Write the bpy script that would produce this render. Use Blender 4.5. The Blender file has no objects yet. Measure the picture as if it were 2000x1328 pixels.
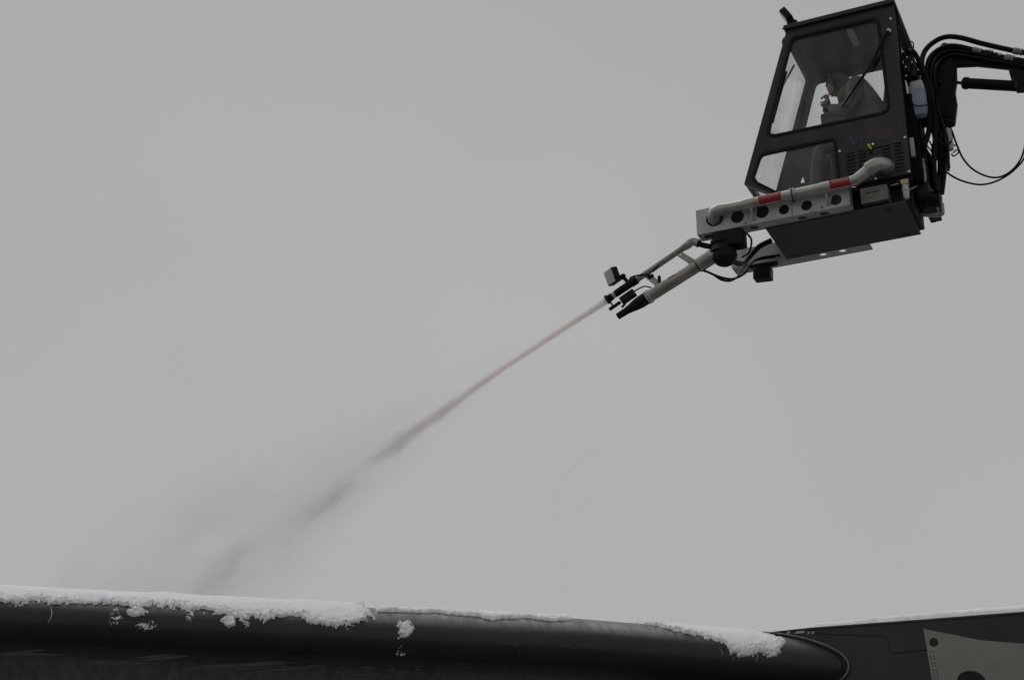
import bpy, bmesh, math, random
import numpy as np
from mathutils import Vector, Matrix
from mathutils.geometry import tessellate_polygon

random.seed(7)
rng = np.random.default_rng(11)
R = math.radians
SC = bpy.context.scene
COL = SC.collection

# ------------------------------------------------------------------ camera
cam_d = bpy.data.cameras.new('camera')
cam_d.sensor_width = 36.0
cam_d.lens = 53.28
cam_d.clip_start = 0.1
cam_d.clip_end = 5000
cam = bpy.data.objects.new('camera', cam_d)
COL.objects.link(cam)
cam.location = (0, 0, 1.6)
cam.rotation_euler = (R(90 + 22.6), 0, 0)
SC.camera = cam

# ------------------------------------------------------------------ overcast sky
SUN_EL, SUN_AZ = R(62), R(-25)
w = bpy.data.worlds.new('World')
SC.world = w
w.use_nodes = True
nt = w.node_tree
for n in list(nt.nodes):
    nt.nodes.remove(n)
out = nt.nodes.new('ShaderNodeOutputWorld')
bg = nt.nodes.new('ShaderNodeBackground')
bg.inputs['Strength'].default_value = 0.10
sky = nt.nodes.new('ShaderNodeTexSky')
sky.sky_type = 'NISHITA'
sky.sun_disc = False
sky.sun_elevation = SUN_EL
sky.sun_rotation = SUN_AZ
sky.dust_density = 4.0
hsv = nt.nodes.new('ShaderNodeHueSaturation')
hsv.inputs['Saturation'].default_value = 0.04
geo = nt.nodes.new('ShaderNodeTexCoord')
noi = nt.nodes.new('ShaderNodeTexNoise')
noi.inputs['Scale'].default_value = 1.7
noi.inputs['Detail'].default_value = 3.0
ramp = nt.nodes.new('ShaderNodeValToRGB')
ramp.color_ramp.elements[0].position = 0.25
ramp.color_ramp.elements[0].color = (3.66, 3.67, 3.71, 1)
ramp.color_ramp.elements[1].position = 0.75
ramp.color_ramp.elements[1].color = (4.30, 4.31, 4.33, 1)
mix = nt.nodes.new('ShaderNodeMix')
mix.data_type = 'RGBA'
mix.inputs[0].default_value = 0.06
nt.links.new(geo.outputs['Generated'], noi.inputs['Vector'])
nt.links.new(noi.outputs['Fac'], ramp.inputs['Fac'])
nt.links.new(sky.outputs['Color'], hsv.inputs['Color'])
nt.links.new(ramp.outputs['Color'], mix.inputs[6])
nt.links.new(hsv.outputs['Color'], mix.inputs[7])
sxyz = nt.nodes.new('ShaderNodeSeparateXYZ')
nt.links.new(geo.outputs['Generated'], sxyz.inputs[0])
grad = nt.nodes.new('ShaderNodeMapRange')
for i_, v_ in zip((1, 2, 3, 4), (0.12, 0.65, 1.06, 0.93)):
    grad.inputs[i_].default_value = v_
nt.links.new(sxyz.outputs[2], grad.inputs[0])
gmul = nt.nodes.new('ShaderNodeVectorMath')
gmul.operation = 'SCALE'
nt.links.new(mix.outputs[2], gmul.inputs[0])
nt.links.new(grad.outputs[0], gmul.inputs['Scale'])
nt.links.new(gmul.outputs[0], bg.inputs['Color'])
nt.links.new(bg.outputs[0], out.inputs[0])

sun_d = bpy.data.lights.new('sun', 'SUN')
sun_d.energy = 0.9
sun_d.angle = R(60)
sun_d.color = (1.0, 0.985, 0.96)
sun = bpy.data.objects.new('sun', sun_d)
COL.objects.link(sun)
# light comes from azimuth SUN_AZ (clockwise from +Y) at SUN_EL
sd = Vector((math.sin(SUN_AZ) * math.cos(SUN_EL), math.cos(SUN_AZ) * math.cos(SUN_EL), math.sin(SUN_EL)))
sun.rotation_euler = sd.to_track_quat('Z', 'Y').to_euler()

SC.view_settings.view_transform = 'Standard'
SC.view_settings.look = 'None'
SC.view_settings.exposure = 0.0
SC.view_settings.gamma = 1.0
SC.view_settings.use_curve_mapping = False
SC.cycles.volume_bounces = 10
SC.cycles.max_bounces = 14
SC.cycles.transparent_max_bounces = 16


# ------------------------------------------------------------------ materials
def node_mat(name):
    m = bpy.data.materials.new(name)
    m.use_nodes = True
    t = m.node_tree
    for n in list(t.nodes):
        t.nodes.remove(n)
    o = t.nodes.new('ShaderNodeOutputMaterial')
    return m, t, o


def mat(name, col, rough=0.5, metal=0.0, var=0.25, scale=6.0, bump=0.0, bscale=60.0, spec=0.5,
        grime=None, gamt=0.0, gscale=3.0, stretch=(1, 1, 1), lo=0.45, hi=0.7):
    m, t, o = node_mat(name)
    b = t.nodes.new('ShaderNodeBsdfPrincipled')
    t.links.new(b.outputs[0], o.inputs[0])
    b.inputs['Roughness'].default_value = rough
    b.inputs['Metallic'].default_value = metal
    b.inputs['Specular IOR Level'].default_value = spec
    tc = t.nodes.new('ShaderNodeTexCoord')
    mp = t.nodes.new('ShaderNodeMapping')
    mp.inputs['Scale'].default_value = stretch
    t.links.new(tc.outputs['Object'], mp.inputs['Vector'])
    n1 = t.nodes.new('ShaderNodeTexNoise')
    n1.inputs['Scale'].default_value = scale
    n1.inputs['Detail'].default_value = 6
    n1.inputs['Roughness'].default_value = 0.65
    t.links.new(mp.outputs[0], n1.inputs['Vector'])
    cr = t.nodes.new('ShaderNodeValToRGB')
    cr.color_ramp.elements[0].position = 0.3
    cr.color_ramp.elements[1].position = 0.7
    cr.color_ramp.elements[0].color = tuple(c * (1 - var) for c in col) + (1,)
    cr.color_ramp.elements[1].color = tuple(min(1, c * (1 + var)) for c in col) + (1,)
    t.links.new(n1.outputs['Fac'], cr.inputs['Fac'])
    last = cr.outputs['Color']
    if grime is not None:
        n2 = t.nodes.new('ShaderNodeTexNoise')
        n2.inputs['Scale'].default_value = gscale
        n2.inputs['Detail'].default_value = 8
        n2.inputs['Roughness'].default_value = 0.7
        t.links.new(mp.outputs[0], n2.inputs['Vector'])
        r2 = t.nodes.new('ShaderNodeMapRange')
        r2.inputs[1].default_value = lo
        r2.inputs[2].default_value = hi
        r2.inputs[4].default_value = gamt
        t.links.new(n2.outputs['Fac'], r2.inputs[0])
        mx = t.nodes.new('ShaderNodeMix')
        mx.data_type = 'RGBA'
        t.links.new(r2.outputs[0], mx.inputs[0])
        t.links.new(last, mx.inputs[6])
        mx.inputs[7].default_value = tuple(grime) + (1,)
        last = mx.outputs[2]
    t.links.new(last, b.inputs['Base Color'])
    rr = t.nodes.new('ShaderNodeMapRange')
    rr.inputs[3].default_value = max(0.02, rough - 0.12)
    rr.inputs[4].default_value = min(1, rough + 0.12)
    t.links.new(n1.outputs['Fac'], rr.inputs[0])
    t.links.new(rr.outputs[0], b.inputs['Roughness'])
    if bump:
        n3 = t.nodes.new('ShaderNodeTexNoise')
        n3.inputs['Scale'].default_value = bscale
        n3.inputs['Detail'].default_value = 5
        t.links.new(tc.outputs['Object'], n3.inputs['Vector'])
        bp = t.nodes.new('ShaderNodeBump')
        bp.inputs['Strength'].default_value = bump
        bp.inputs['Distance'].default_value = 0.01
        t.links.new(n3.outputs['Fac'], bp.inputs['Height'])
        t.links.new(bp.outputs[0], b.inputs['Normal'])
    return m


def glass(name, wet=0.0, tint=(0.985, 0.99, 0.99), film=0.06):
    m, t, o = node_mat(name)
    tr = t.nodes.new('ShaderNodeBsdfTransparent')
    tr.inputs['Color'].default_value = tint + (1,)
    gl = t.nodes.new('ShaderNodeBsdfGlossy')
    gl.inputs['Roughness'].default_value = 0.03
    lw = t.nodes.new('ShaderNodeLayerWeight')
    lw.inputs['Blend'].default_value = 0.5
    pw = t.nodes.new('ShaderNodeMath')
    pw.operation = 'POWER'
    pw.inputs[1].default_value = 4.0
    t.links.new(lw.outputs['Facing'], pw.inputs[0])
    fr = t.nodes.new('ShaderNodeMath')
    fr.operation = 'MULTIPLY_ADD'
    fr.inputs[1].default_value = 0.45
    fr.inputs[2].default_value = 0.022
    t.links.new(pw.outputs[0], fr.inputs[0])
    mx = t.nodes.new('ShaderNodeMixShader')
    t.links.new(fr.outputs[0], mx.inputs[0])
    t.links.new(tr.outputs[0], mx.inputs[1])
    t.links.new(gl.outputs[0], mx.inputs[2])
    # thin film of dirt and, where wet, beads and runs of water that scatter light
    tc = t.nodes.new('ShaderNodeTexCoord')
    mp = t.nodes.new('ShaderNodeMapping')
    mp.inputs['Scale'].default_value = (1, 1, 0.35)
    t.links.new(tc.outputs['Object'], mp.inputs['Vector'])
    n = t.nodes.new('ShaderNodeTexNoise')
    n.inputs['Scale'].default_value = 5.0
    n.inputs['Detail'].default_value = 6
    t.links.new(mp.outputs[0], n.inputs['Vector'])
    v = t.nodes.new('ShaderNodeTexVoronoi')
    v.inputs['Scale'].default_value = 55.0
    t.links.new(tc.outputs['Object'], v.inputs['Vector'])
    vr = t.nodes.new('ShaderNodeMapRange')
    vr.inputs[1].default_value = 0.34
    vr.inputs[2].default_value = 0.22
    vr.inputs[3].default_value = 0.0
    vr.inputs[4].default_value = wet
    t.links.new(v.outputs['Distance'], vr.inputs[0])
    nr = t.nodes.new('ShaderNodeMapRange')
    nr.inputs[1].default_value = 0.38
    nr.inputs[2].default_value = 0.62
    t.links.new(n.outputs['Fac'], nr.inputs[0])
    mu = t.nodes.new('ShaderNodeMath')
    mu.operation = 'MULTIPLY'
    t.links.new(vr.outputs[0], mu.inputs[0])
    t.links.new(nr.outputs[0], mu.inputs[1])
    nf = t.nodes.new('ShaderNodeMath')
    nf.operation = 'MULTIPLY_ADD'
    nf.inputs[1].default_value = film
    t.links.new(nr.outputs[0], nf.inputs[0])
    t.links.new(mu.outputs[0], nf.inputs[2])
    df = t.nodes.new('ShaderNodeBsdfDiffuse')
    df.inputs['Color'].default_value = (0.5, 0.5, 0.5, 1)
    tl = t.nodes.new('ShaderNodeBsdfTranslucent')
    tl.inputs['Color'].default_value = (0.6, 0.6, 0.61, 1)
    m2 = t.nodes.new('ShaderNodeMixShader')
    m2.inputs[0].default_value = 0.5
    t.links.new(df.outputs[0], m2.inputs[1])
    t.links.new(tl.outputs[0], m2.inputs[2])
    m3 = t.nodes.new('ShaderNodeMixShader')
    t.links.new(nf.outputs[0], m3.inputs[0])
    t.links.new(mx.outputs[0], m3.inputs[1])
    t.links.new(m2.outputs[0], m3.inputs[2])
    t.links.new(m3.outputs[0], o.inputs[0])
    return m


M = {}
M['cab'] = mat('cab_paint', (0.034, 0.035, 0.036), 0.45, 0, 0.12, 4, 0.06, 90, spec=.22, grime=(0.075, 0.072, 0.068), gamt=0.5, gscale=2.5, stretch=(1, 1, 0.3))
M['cabin'] = mat('cab_lining', (0.075, 0.075, 0.08), 0.8, 0, 0.15, 8, spec=.2)
M['black'] = mat('black_rubber', (0.010, 0.010, 0.011), 0.5, 0, 0.2, 12, 0.05, 40, spec=.16)
M['hose'] = mat('black_hose', (0.008, 0.008, 0.0085), 0.45, 0, 0.25, 20, spec=.12)
M['dark'] = mat('dark_steel', (0.016, 0.016, 0.017), 0.5, 0, 0.3, 9, 0.05, 50, spec=.2, grime=(0.035, 0.033, 0.03), gamt=0.4)
M['boom'] = mat('boom_paint', (0.008, 0.0085, 0.0085), 0.5, 0, 0.25, 7, 0.05, 40, spec=.1)
M['plate'] = mat('base_plate_paint', (0.042, 0.042, 0.046), 0.55, 0, 0.12, 3, grime=(0.045, 0.044, 0.045), gamt=0.5)
M['steel'] = mat('grey_steel', (0.52, 0.512, 0.495), 0.5, 0.0, 0.10, 5, 0.05, 60, grime=(0.22, 0.21, 0.19), gamt=0.75, gscale=4, stretch=(1, 1, 0.3), lo=.42, hi=.72)
M['pipe'] = mat('grey_pipe', (0.46, 0.447, 0.415), 0.32, 0.5, 0.15, 7, 0.04, 70, grime=(0.24, 0.225, 0.195), gamt=0.6, gscale=6, lo=.42, hi=.72)
M['galv'] = mat('galvanised_pipe', (0.36, 0.348, 0.31), 0.32, 0.5, 0.18, 8, 0.05, 70, grime=(0.17, 0.155, 0.125), gamt=0.65, gscale=6, lo=.40, hi=.68)
M['white'] = mat('white_plastic', (0.52, 0.52, 0.51), 0.4, 0, 0.06, 8)
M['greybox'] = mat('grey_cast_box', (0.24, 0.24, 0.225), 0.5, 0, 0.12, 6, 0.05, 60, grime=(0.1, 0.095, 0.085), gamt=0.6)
M['red'] = mat('red_sticker', (0.30, 0.018, 0.022), 0.4, 0, 0.12, 20)
M['stickwhite'] = mat('sticker_white', (0.62, 0.52, 0.52), 0.5, 0, 0.05)
M['stickink'] = mat('sticker_ink', (0.62, 0.36, 0.36), 0.5, 0, 0.2, 60)
M['labelred'] = mat('label_red_ink', (0.20, 0.03, 0.03), 0.5, 0, 0.2, 40)
M['blueink'] = mat('faded_blue_paint', (0.055, 0.068, 0.19), 0.6, 0, 0.3, 30, grime=(0.036, 0.037, 0.042), gamt=1.0, gscale=26, lo=.38, hi=.62)
M['redink'] = mat('faded_red_paint', (0.21, 0.045, 0.045), 0.6, 0, 0.3, 30, grime=(0.040, 0.037, 0.037), gamt=1.0, gscale=26, lo=.38, hi=.62)
M['yellow'] = mat('yellow_plastic', (0.62, 0.52, 0.03), 0.4, 0, 0.1, 20)
M['chrome'] = mat('zinc_bolt', (0.75, 0.75, 0.75), 0.25, 0.8, 0.05)
M['brass'] = mat('brass_fitting', (0.45, 0.40, 0.25), 0.35, 0.6, 0.15)
M['lens'] = mat('lamp_lens', (0.40, 0.41, 0.41), 0.18, 0.3, 0.25, 40, stretch=(8, 8, 1))
M['glass'] = glass('cab_glass', wet=0.12, film=0.055)
M['wetglass'] = glass('wet_cab_glass', wet=0.55, film=0.07)
M['wing'] = None
M['skin'] = mat('skin', (0.27, 0.14, 0.12), 0.5, 0, 0.1, 25)
M['jacket'] = mat('camouflage_jacket', (0.13, 0.13, 0.105), 0.85, 0, 0.2, 14, 0.3, 30, grime=(0.04, 0.042, 0.036), gamt=0.9, gscale=11)
M['trousers'] = mat('camouflage_trousers', (0.12, 0.12, 0.10), 0.85, 0, 0.25, 14, grime=(0.07, 0.072, 0.06), gamt=0.8, gscale=11)
M['hood'] = mat('grey_fleece', (0.065, 0.067, 0.06), 0.95, 0, 0.15, 30, 0.3, 60)
M['hair'] = mat('hair_brown', (0.04, 0.028, 0.02), 0.7, 0, 0.3, 60)
M['glove'] = mat('grey_glove', (0.17, 0.17, 0.175), 0.8, 0, 0.1, 30)


# ------------------------------------------------------------------ mesh building
class MB:
    def __init__(s):
        s.v, s.f, s.mi = [], [], []

    def add(s, vs, fs, mi=0):
        k = len(s.v)
        s.v += [tuple(map(float, p)) for p in vs]
        s.f += [tuple(i + k for i in f) for f in fs]
        s.mi += [mi] * len(fs)
        return s

    def box(s, a, b, mi=0):
        x0, y0, z0 = [min(p, q) for p, q in zip(a, b)]
        x1, y1, z1 = [max(p, q) for p, q in zip(a, b)]
        vs = [(x, y, z) for z in (z0, z1) for y in (y0, y1) for x in (x0, x1)]
        return s.add(vs, [(0, 2, 3, 1), (4, 5, 7, 6), (0, 1, 5, 4), (2, 6, 7, 3), (0, 4, 6, 2), (1, 3, 7, 5)], mi)

    def obox(s, c, size, rot, mi=0):
        m = Matrix.Rotation(0, 3, 'X') if rot is None else rot
        hx, hy, hz = [q / 2 for q in size]
        vs = []
        for z in (-hz, hz):
            for y in (-hy, hy):
                for x in (-hx, hx):
                    p = m @ Vector((x, y, z)) + Vector(c)
                    vs.append(tuple(p))
        return s.add(vs, [(0, 2, 3, 1), (4, 5, 7, 6), (0, 1, 5, 4), (2, 6, 7, 3), (0, 4, 6, 2), (1, 3, 7, 5)], mi)

    def prism(s, outer, holes, fn, w0, w1, mi=0):
        """outer / holes: lists of (u, v); fn(u, v, w) -> point"""
        loops = [list(outer)] + [list(h) for h in holes]
        flat = [p for l in loops for p in l]
        tris = tessellate_polygon([[Vector((p[0], p[1], 0)) for p in l] for l in loops])
        n = len(flat)
        vs = [fn(p[0], p[1], w0) for p in flat] + [fn(p[0], p[1], w1) for p in flat]
        fs = [tuple(t) for t in tris] + [tuple(i + n for i in reversed(t)) for t in tris]
        k = 0
        for l in loops:
            m = len(l)
            for i in range(m):
                a, b = k + i, k + (i + 1) % m
                fs.append((a, b, b + n, a + n))
            k += m
        return s.add(vs, fs, mi)

    def ring_tube(s, path, rad, n=12, cap=True, mi=0):
        P = [Vector(p) for p in path]
        m = len(P)
        rads = list(rad) if hasattr(rad, '__len__') else [rad] * m
        tang = []
        for i in range(m):
            t = P[min(i + 1, m - 1)] - P[max(i - 1, 0)]
            if t.length < 1e-9:
                t = tang[-1] if tang else Vector((0, 0, 1))
            tang.append(t.normalized())
        up = Vector((0, 0, 1)) if abs(tang[0].z) < 0.9 else Vector((1, 0, 0))
        nx = tang[0].cross(up).normalized()
        vs, fs = [], []
        for i in range(m):
            nx = (nx - tang[i] * nx.dot(tang[i]))
            nx = nx.normalized() if nx.length > 1e-6 else tang[i].orthogonal().normalized()
            ny = tang[i].cross(nx)
            for k in range(n):
                a = 2 * math.pi * k / n
                vs.append(tuple(P[i] + (nx * math.cos(a) + ny * math.sin(a)) * rads[i]))
        for i in range(m - 1):
            for k in range(n):
                a, b = i * n + k, i * n + (k + 1) % n
                fs.append((a, b, b + n, a + n))
        if cap:
            fs.append(tuple(range(n - 1, -1, -1)))
            fs.append(tuple((m - 1) * n + k for k in range(n)))
        return s.add(vs, fs, mi)

    def lathe(s, a, b, prof, n=20, mi=0):
        """prof: (t along a->b in metres, radius)"""
        a, b = Vector(a), Vector(b)
        ax = (b - a).normalized()
        nx = ax.orthogonal().normalized()
        ny = ax.cross(nx)
        vs, fs = [], []
        for t, r in prof:
            for k in range(n):
                q = 2 * math.pi * k / n
                vs.append(tuple(a + ax * t + (nx * math.cos(q) + ny * math.sin(q)) * max(r, 1e-4)))
        m = len(prof)
        for i in range(m - 1):
            for k in range(n):
                p, q = i * n + k, i * n + (k + 1) % n
                fs.append((p, q, q + n, p + n))
        fs.append(tuple(range(n - 1, -1, -1)))
        fs.append(tuple((m - 1) * n + k for k in range(n)))
        return s.add(vs, fs, mi)

    def cyl(s, a, b, r, n=16, mi=0):
        L = (Vector(b) - Vector(a)).length
        return s.lathe(a, b, [(0, r), (L, r)], n, mi)

    def ellipsoid(s, c, r, n=14, m=10, rot=None, mi=0):
        vs, fs = [], []
        for i in range(m + 1):
            ph = math.pi * i / m
            for k in range(n):
                th = 2 * math.pi * k / n
                p = Vector((r[0] * math.sin(ph) * math.cos(th), r[1] * math.sin(ph) * math.sin(th), r[2] * math.cos(ph)))
                if rot is not None:
                    p = rot @ p
                vs.append(tuple(p + Vector(c)))
        for i in range(m):
            for k in range(n):
                a, b = i * n + k, i * n + (k + 1) % n
                fs.append((a, b, b + n, a + n))
        return s.add(vs, fs, mi)


def catmull(P, k=8):
    P = [Vector(p) for p in P]
    Q = [P[0] * 2 - P[1]] + P + [P[-1] * 2 - P[-2]]
    o = []
    for i in range(1, len(Q) - 2):
        for j in range(k):
            t = j / k
            a, b, c, d = Q[i - 1], Q[i], Q[i + 1], Q[i + 2]
            o.append(0.5 * ((2 * b) + (c - a) * t + (2 * a - 5 * b + 4 * c - d) * t * t + (3 * b - a - 3 * c + d) * t ** 3))
    o.append(P[-1])
    return [tuple(p) for p in o]


def round_poly(P, r, n=6):
    o = []
    m = len(P)
    for i in range(m):
        p, a, b = Vector(P[i]), Vector(P[i - 1]), Vector(P[(i + 1) % m])
        da, db = (a - p), (b - p)
        la, lb = da.length, db.length
        da.normalize(); db.normalize()
        ang = math.acos(max(-1, min(1, da.dot(db))))
        t = min(r / math.tan(ang / 2), la * 0.45, lb * 0.45)
        p0, p1 = p + da * t, p + db * t
        for j in range(n + 1):
            q = j / n
            o.append(tuple((1 - q) ** 2 * p0 + 2 * q * (1 - q) * p + q * q * p1))
    return o


def offset_poly(P, d):
    """grow (d>0) a convex polygon"""
    m = len(P)
    A = sum(P[i][0] * P[(i + 1) % m][1] - P[(i + 1) % m][0] * P[i][1] for i in range(m))
    sg = 1 if A > 0 else -1
    L = []
    for i in range(m):
        a, b = Vector(P[i]), Vector(P[(i + 1) % m])
        t = (b - a).normalized()
        nrm = Vector((t.y, -t.x)) * sg
        L.append((a + nrm * d, t))
    o = []
    for i in range(m):
        (p, t), (q, u) = L[i - 1], L[i]
        den = t.x * u.y - t.y * u.x
        if abs(den) < 1e-6:
            o.append(tuple(q)); continue
        k = ((q.x - p.x) * u.y - (q.y - p.y) * u.x) / den
        o.append(tuple(p + t * k))
    return o


def circle(c, r, n=20, sx=1.0):
    return [(c[0] + r * sx * math.cos(2 * math.pi * i / n), c[1] + r * math.sin(2 * math.pi * i / n)) for i in range(n)]


class Thing:
    """root Empty at base; cab-type frames take points as (forward, depth, up)"""
    def __init__(s, name, label, cat, origin, rotz, base=(0, 0, 0), flip=False, group=None):
        s.flip = flip
        s.base = Vector(s.raw(base))
        e = bpy.data.objects.new(name, None)
        e.empty_display_size = 0.2
        COL.objects.link(e)
        rm = Matrix.Rotation(rotz, 3, 'Z')
        e.location = Vector(origin) + rm @ s.base
        e.rotation_euler = (0, 0, rotz)
        e['label'] = label
        e['category'] = cat
        if group:
            e['group'] = group
        s.e = e

    def raw(s, p):
        return Vector((-p[0] if s.flip else p[0], p[1], p[2]))

    def L(s, p):
        return s.raw(p) - s.base

    def build(s, name, mb, m, parent=None, bevel=0.0, smooth=35, label=None, seg=1):
        me = to_mesh(name, [s.L(p) for p in mb.v], mb.f, mb.mi, m, bevel, smooth, seg)
        o = bpy.data.objects.new(name, me)
        COL.objects.link(o)
        o.parent = parent or s.e
        if label:
            o['label'] = label
        return o

    def copy_part(s, src, delta, parent=None):
        o = bpy.data.objects.new(src.name.split('.')[0], src.data)
        COL.objects.link(o)
        o.parent = parent or s.e
        d = s.raw(delta)
        o.location = d
        return o


def to_mesh(name, vs, fs, mi, m, bevel=0.0, smooth=35, seg=1):
    bm = bmesh.new()
    bv = [bm.verts.new(v) for v in vs]
    for f, k in zip(fs, mi):
        try:
            bf = bm.faces.new([bv[i] for i in f])
            bf.material_index = k
        except ValueError:
            pass
    bmesh.ops.recalc_face_normals(bm, faces=bm.faces)
    if bevel:
        ed = [e for e in bm.edges if len(e.link_faces) == 2 and e.calc_face_angle(0) > R(30)]
        if ed:
            bmesh.ops.bevel(bm, geom=ed, offset=bevel, segments=seg, affect='EDGES', profile=0.6, clamp_overlap=True)
    me = bpy.data.meshes.new(name)
    bm.to_mesh(me)
    bm.free()
    for q in (m if isinstance(m, (list, tuple)) else [m]):
        me.materials.append(q)
    if smooth:
        me.polygons.foreach_set('use_smooth', [True] * len(me.polygons))
        me.set_sharp_from_angle(angle=R(smooth))
    return me


def text_mb(txt, size, shear=0.0, spacing=1.0):
    """flat lettering as triangles in (u right, v up)"""
    cu = bpy.data.curves.new('lettering', 'FONT')
    cu.body = txt
    cu.size = size
    cu.shear = shear
    cu.space_character = spacing
    cu.resolution_u = 3
    o = bpy.data.objects.new('lettering', cu)
    COL.objects.link(o)
    dg = bpy.context.evaluated_depsgraph_get()
    me = o.evaluated_get(dg).to_mesh()
    vs = [tuple(v.co) for v in me.vertices]
    fs = [tuple(p.vertices) for p in me.polygons]
    o.evaluated_get(dg).to_mesh_clear()
    bpy.data.objects.remove(o)
    bpy.data.curves.remove(cu)
    return vs, fs


# ------------------------------------------------------------------ ground (apron below the frame)
gm = mat('wet_asphalt_with_slush', (0.075, 0.075, 0.078), 0.45, 0, 0.3, 0.6, 0.2, 25, grime=(0.55, 0.55, 0.56), gamt=0.9, gscale=0.12, lo=0.52, hi=0.66)
mb = MB().add([(-600, -600, 0), (600, -600, 0), (600, 600, 0), (-600, 600, 0)], [(0, 1, 2, 3)])
go = bpy.data.objects.new('ground', to_mesh('ground', mb.v, mb.f, mb.mi, gm, 0, 0))
COL.objects.link(go)
go['kind'] = 'structure'
go['label'] = 'wet asphalt apron with patches of slush'

# ------------------------------------------------------------------ aircraft wing
WP = Vector((1.1889, 14.0, 4.5966))
WROT = R(13.2)
wing = Thing('aircraft_wing', 'dark grey aircraft wing with rounded leading edge across the bottom of the picture', 'aircraft wing', WP, WROT)


def wing_mat():
    m, t, o = node_mat('wing_grey_paint')
    b = t.nodes.new('ShaderNodeBsdfPrincipled')
    t.links.new(b.outputs[0], o.inputs[0])
    tc = t.nodes.new('ShaderNodeTexCoord')
    n1 = t.nodes.new('ShaderNodeTexNoise')
    n1.inputs['Scale'].default_value = 2.2
    n1.inputs['Detail'].default_value = 8
    n1.inputs['Roughness'].default_value = 0.7
    t.links.new(tc.outputs['Object'], n1.inputs['Vector'])
    cr = t.nodes.new('ShaderNodeValToRGB')
    cr.color_ramp.elements[0].position = 0.3
    cr.color_ramp.elements[0].color = (0.019, 0.020, 0.022, 1)
    cr.color_ramp.elements[1].position = 0.75
    cr.color_ramp.elements[1].color = (0.036, 0.037, 0.040, 1)
    t.links.new(n1.outputs['Fac'], cr.inputs['Fac'])
    # fine speckle of chipped paint
    v = t.nodes.new('ShaderNodeTexNoise')
    v.inputs['Scale'].default_value = 38
    v.inputs['Detail'].default_value = 2
    t.links.new(tc.outputs['Object'], v.inputs['Vector'])
    vr = t.nodes.new('ShaderNodeMapRange')
    vr.inputs[1].default_value = 0.73
    vr.inputs[2].default_value = 0.78
    vr.inputs[4].default_value = 0.7
    t.links.new(v.outputs['Fac'], vr.inputs[0])
    mx = t.nodes.new('ShaderNodeMix')
    mx.data_type = 'RGBA'
    t.links.new(vr.outputs[0], mx.inputs[0])
    t.links.new(cr.outputs['Color'], mx.inputs[6])
    mx.inputs[7].default_value = (0.11, 0.105, 0.095, 1)
    t.links.new(mx.outputs[2], b.inputs['Base Color'])
    # drips of melt water change the gloss
    mp = t.nodes.new('ShaderNodeMapping')
    mp.inputs['Scale'].default_value = (9, 1.2, 1.2)
    t.links.new(tc.outputs['Object'], mp.inputs['Vector'])
    n2 = t.nodes.new('ShaderNodeTexNoise')
    n2.inputs['Scale'].default_value = 2.0
    n2.inputs['Detail'].default_value = 5
    t.links.new(mp.outputs[0], n2.inputs['Vector'])
    r2 = t.nodes.new('ShaderNodeMapRange')
    r2.inputs[1].default_value = 0.35
    r2.inputs[2].default_value = 0.65
    r2.inputs[3].default_value = 0.30
    r2.inputs[4].default_value = 0.46
    t.links.new(n2.outputs['Fac'], r2.inputs[0])
    t.links.new(r2.outputs[0], b.inputs['Roughness'])
    b.inputs['Specular IOR Level'].default_value = 0.3
    return m


M['wing'] = wing_mat()
M['seam'] = mat('panel_seam', (0.012, 0.012, 0.012), 0.7, 0, 0.1)  # also paints the shade in the louvre slots and the panel hole
M['scuff'] = mat('scuffed_paint', (0.21, 0.20, 0.185), 0.6, 0, 0.5, 9, stretch=(3, 3, 3))
M['bare'] = mat('bare_primer_panel', (0.26, 0.25, 0.225), 0.6, 0, 0.14, 3, grime=(0.17, 0.165, 0.155), gamt=0.6, gscale=2.2)
M['chip'] = mat('pale_paint_mark', (0.42, 0.41, 0.38), 0.6, 0, 0.2, 30)

ZS = 0.88
PROF_CTRL = [(3.2, .02), (2.2, .11), (1.3, .125), (.7, .09), (.3, .048), (0, 0), (-.08, -.022 * ZS), (-.16, -.055 * ZS), (-.24, -.10 * ZS), (-.32, -.16 * ZS),
             (-.385, -.23 * ZS), (-.425, -.30 * ZS), (-.44, -.37 * ZS), (-.43, -.44 * ZS), (-.39, -.51 * ZS), (-.32, -.57 * ZS), (-.22, -.62 * ZS),
             (-.08, -.66 * ZS), (.2, -.71 * ZS), (.6, -.77 * ZS), (1.2, -.84 * ZS), (2.2, -.80 * ZS), (3.2, -.60 * ZS)]
_pc = catmull([(b, z, 0) for b, z in PROF_CTRL], 6)
PB = np.array([p[0] for p in _pc])
PZ = np.array([p[1] for p in _pc])
_s = np.concatenate([[0], np.cumsum(np.hypot(np.diff(PB), np.diff(PZ)))])
_i0 = int(np.argmin(np.abs(PB) + np.abs(PZ)))
PS = _s - _s[_i0]                       # arc length; 0 at the crest, positive forward and down


def droop(t):
    return -0.03 * np.maximum(0, np.asarray(t) + 0.7)


def wing_pt(t, s, h=0.0):
    b = np.interp(s, PS, PB)
    z = np.interp(s, PS, PZ)
    e = 0.004
    db = np.interp(s + e, PS, PB) - np.interp(s - e, PS, PB)
    dz = np.interp(s + e, PS, PZ) - np.interp(s - e, PS, PZ)
    ln = np.hypot(db, dz) + 1e-9
    nb, nz = dz / ln, -db / ln           # outward normal
    return np.asarray(t), b + nb * h, z + nz * h + droop(t)


# fixed root structure plane, in its own frame: s along, h up, w behind the face
QW = Vector((2.40784, 14.28590, 4.59657))
QROT = R(-22.7)
_inv = Matrix.Rotation(-WROT, 3, 'Z')
_qr = Matrix.Rotation(QROT, 3, 'Z')


def root_pt(s, h, wd=0.0):
    wp = QW + _qr @ Vector((s, wd, h))
    return tuple(_inv @ (wp - WP))


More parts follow.
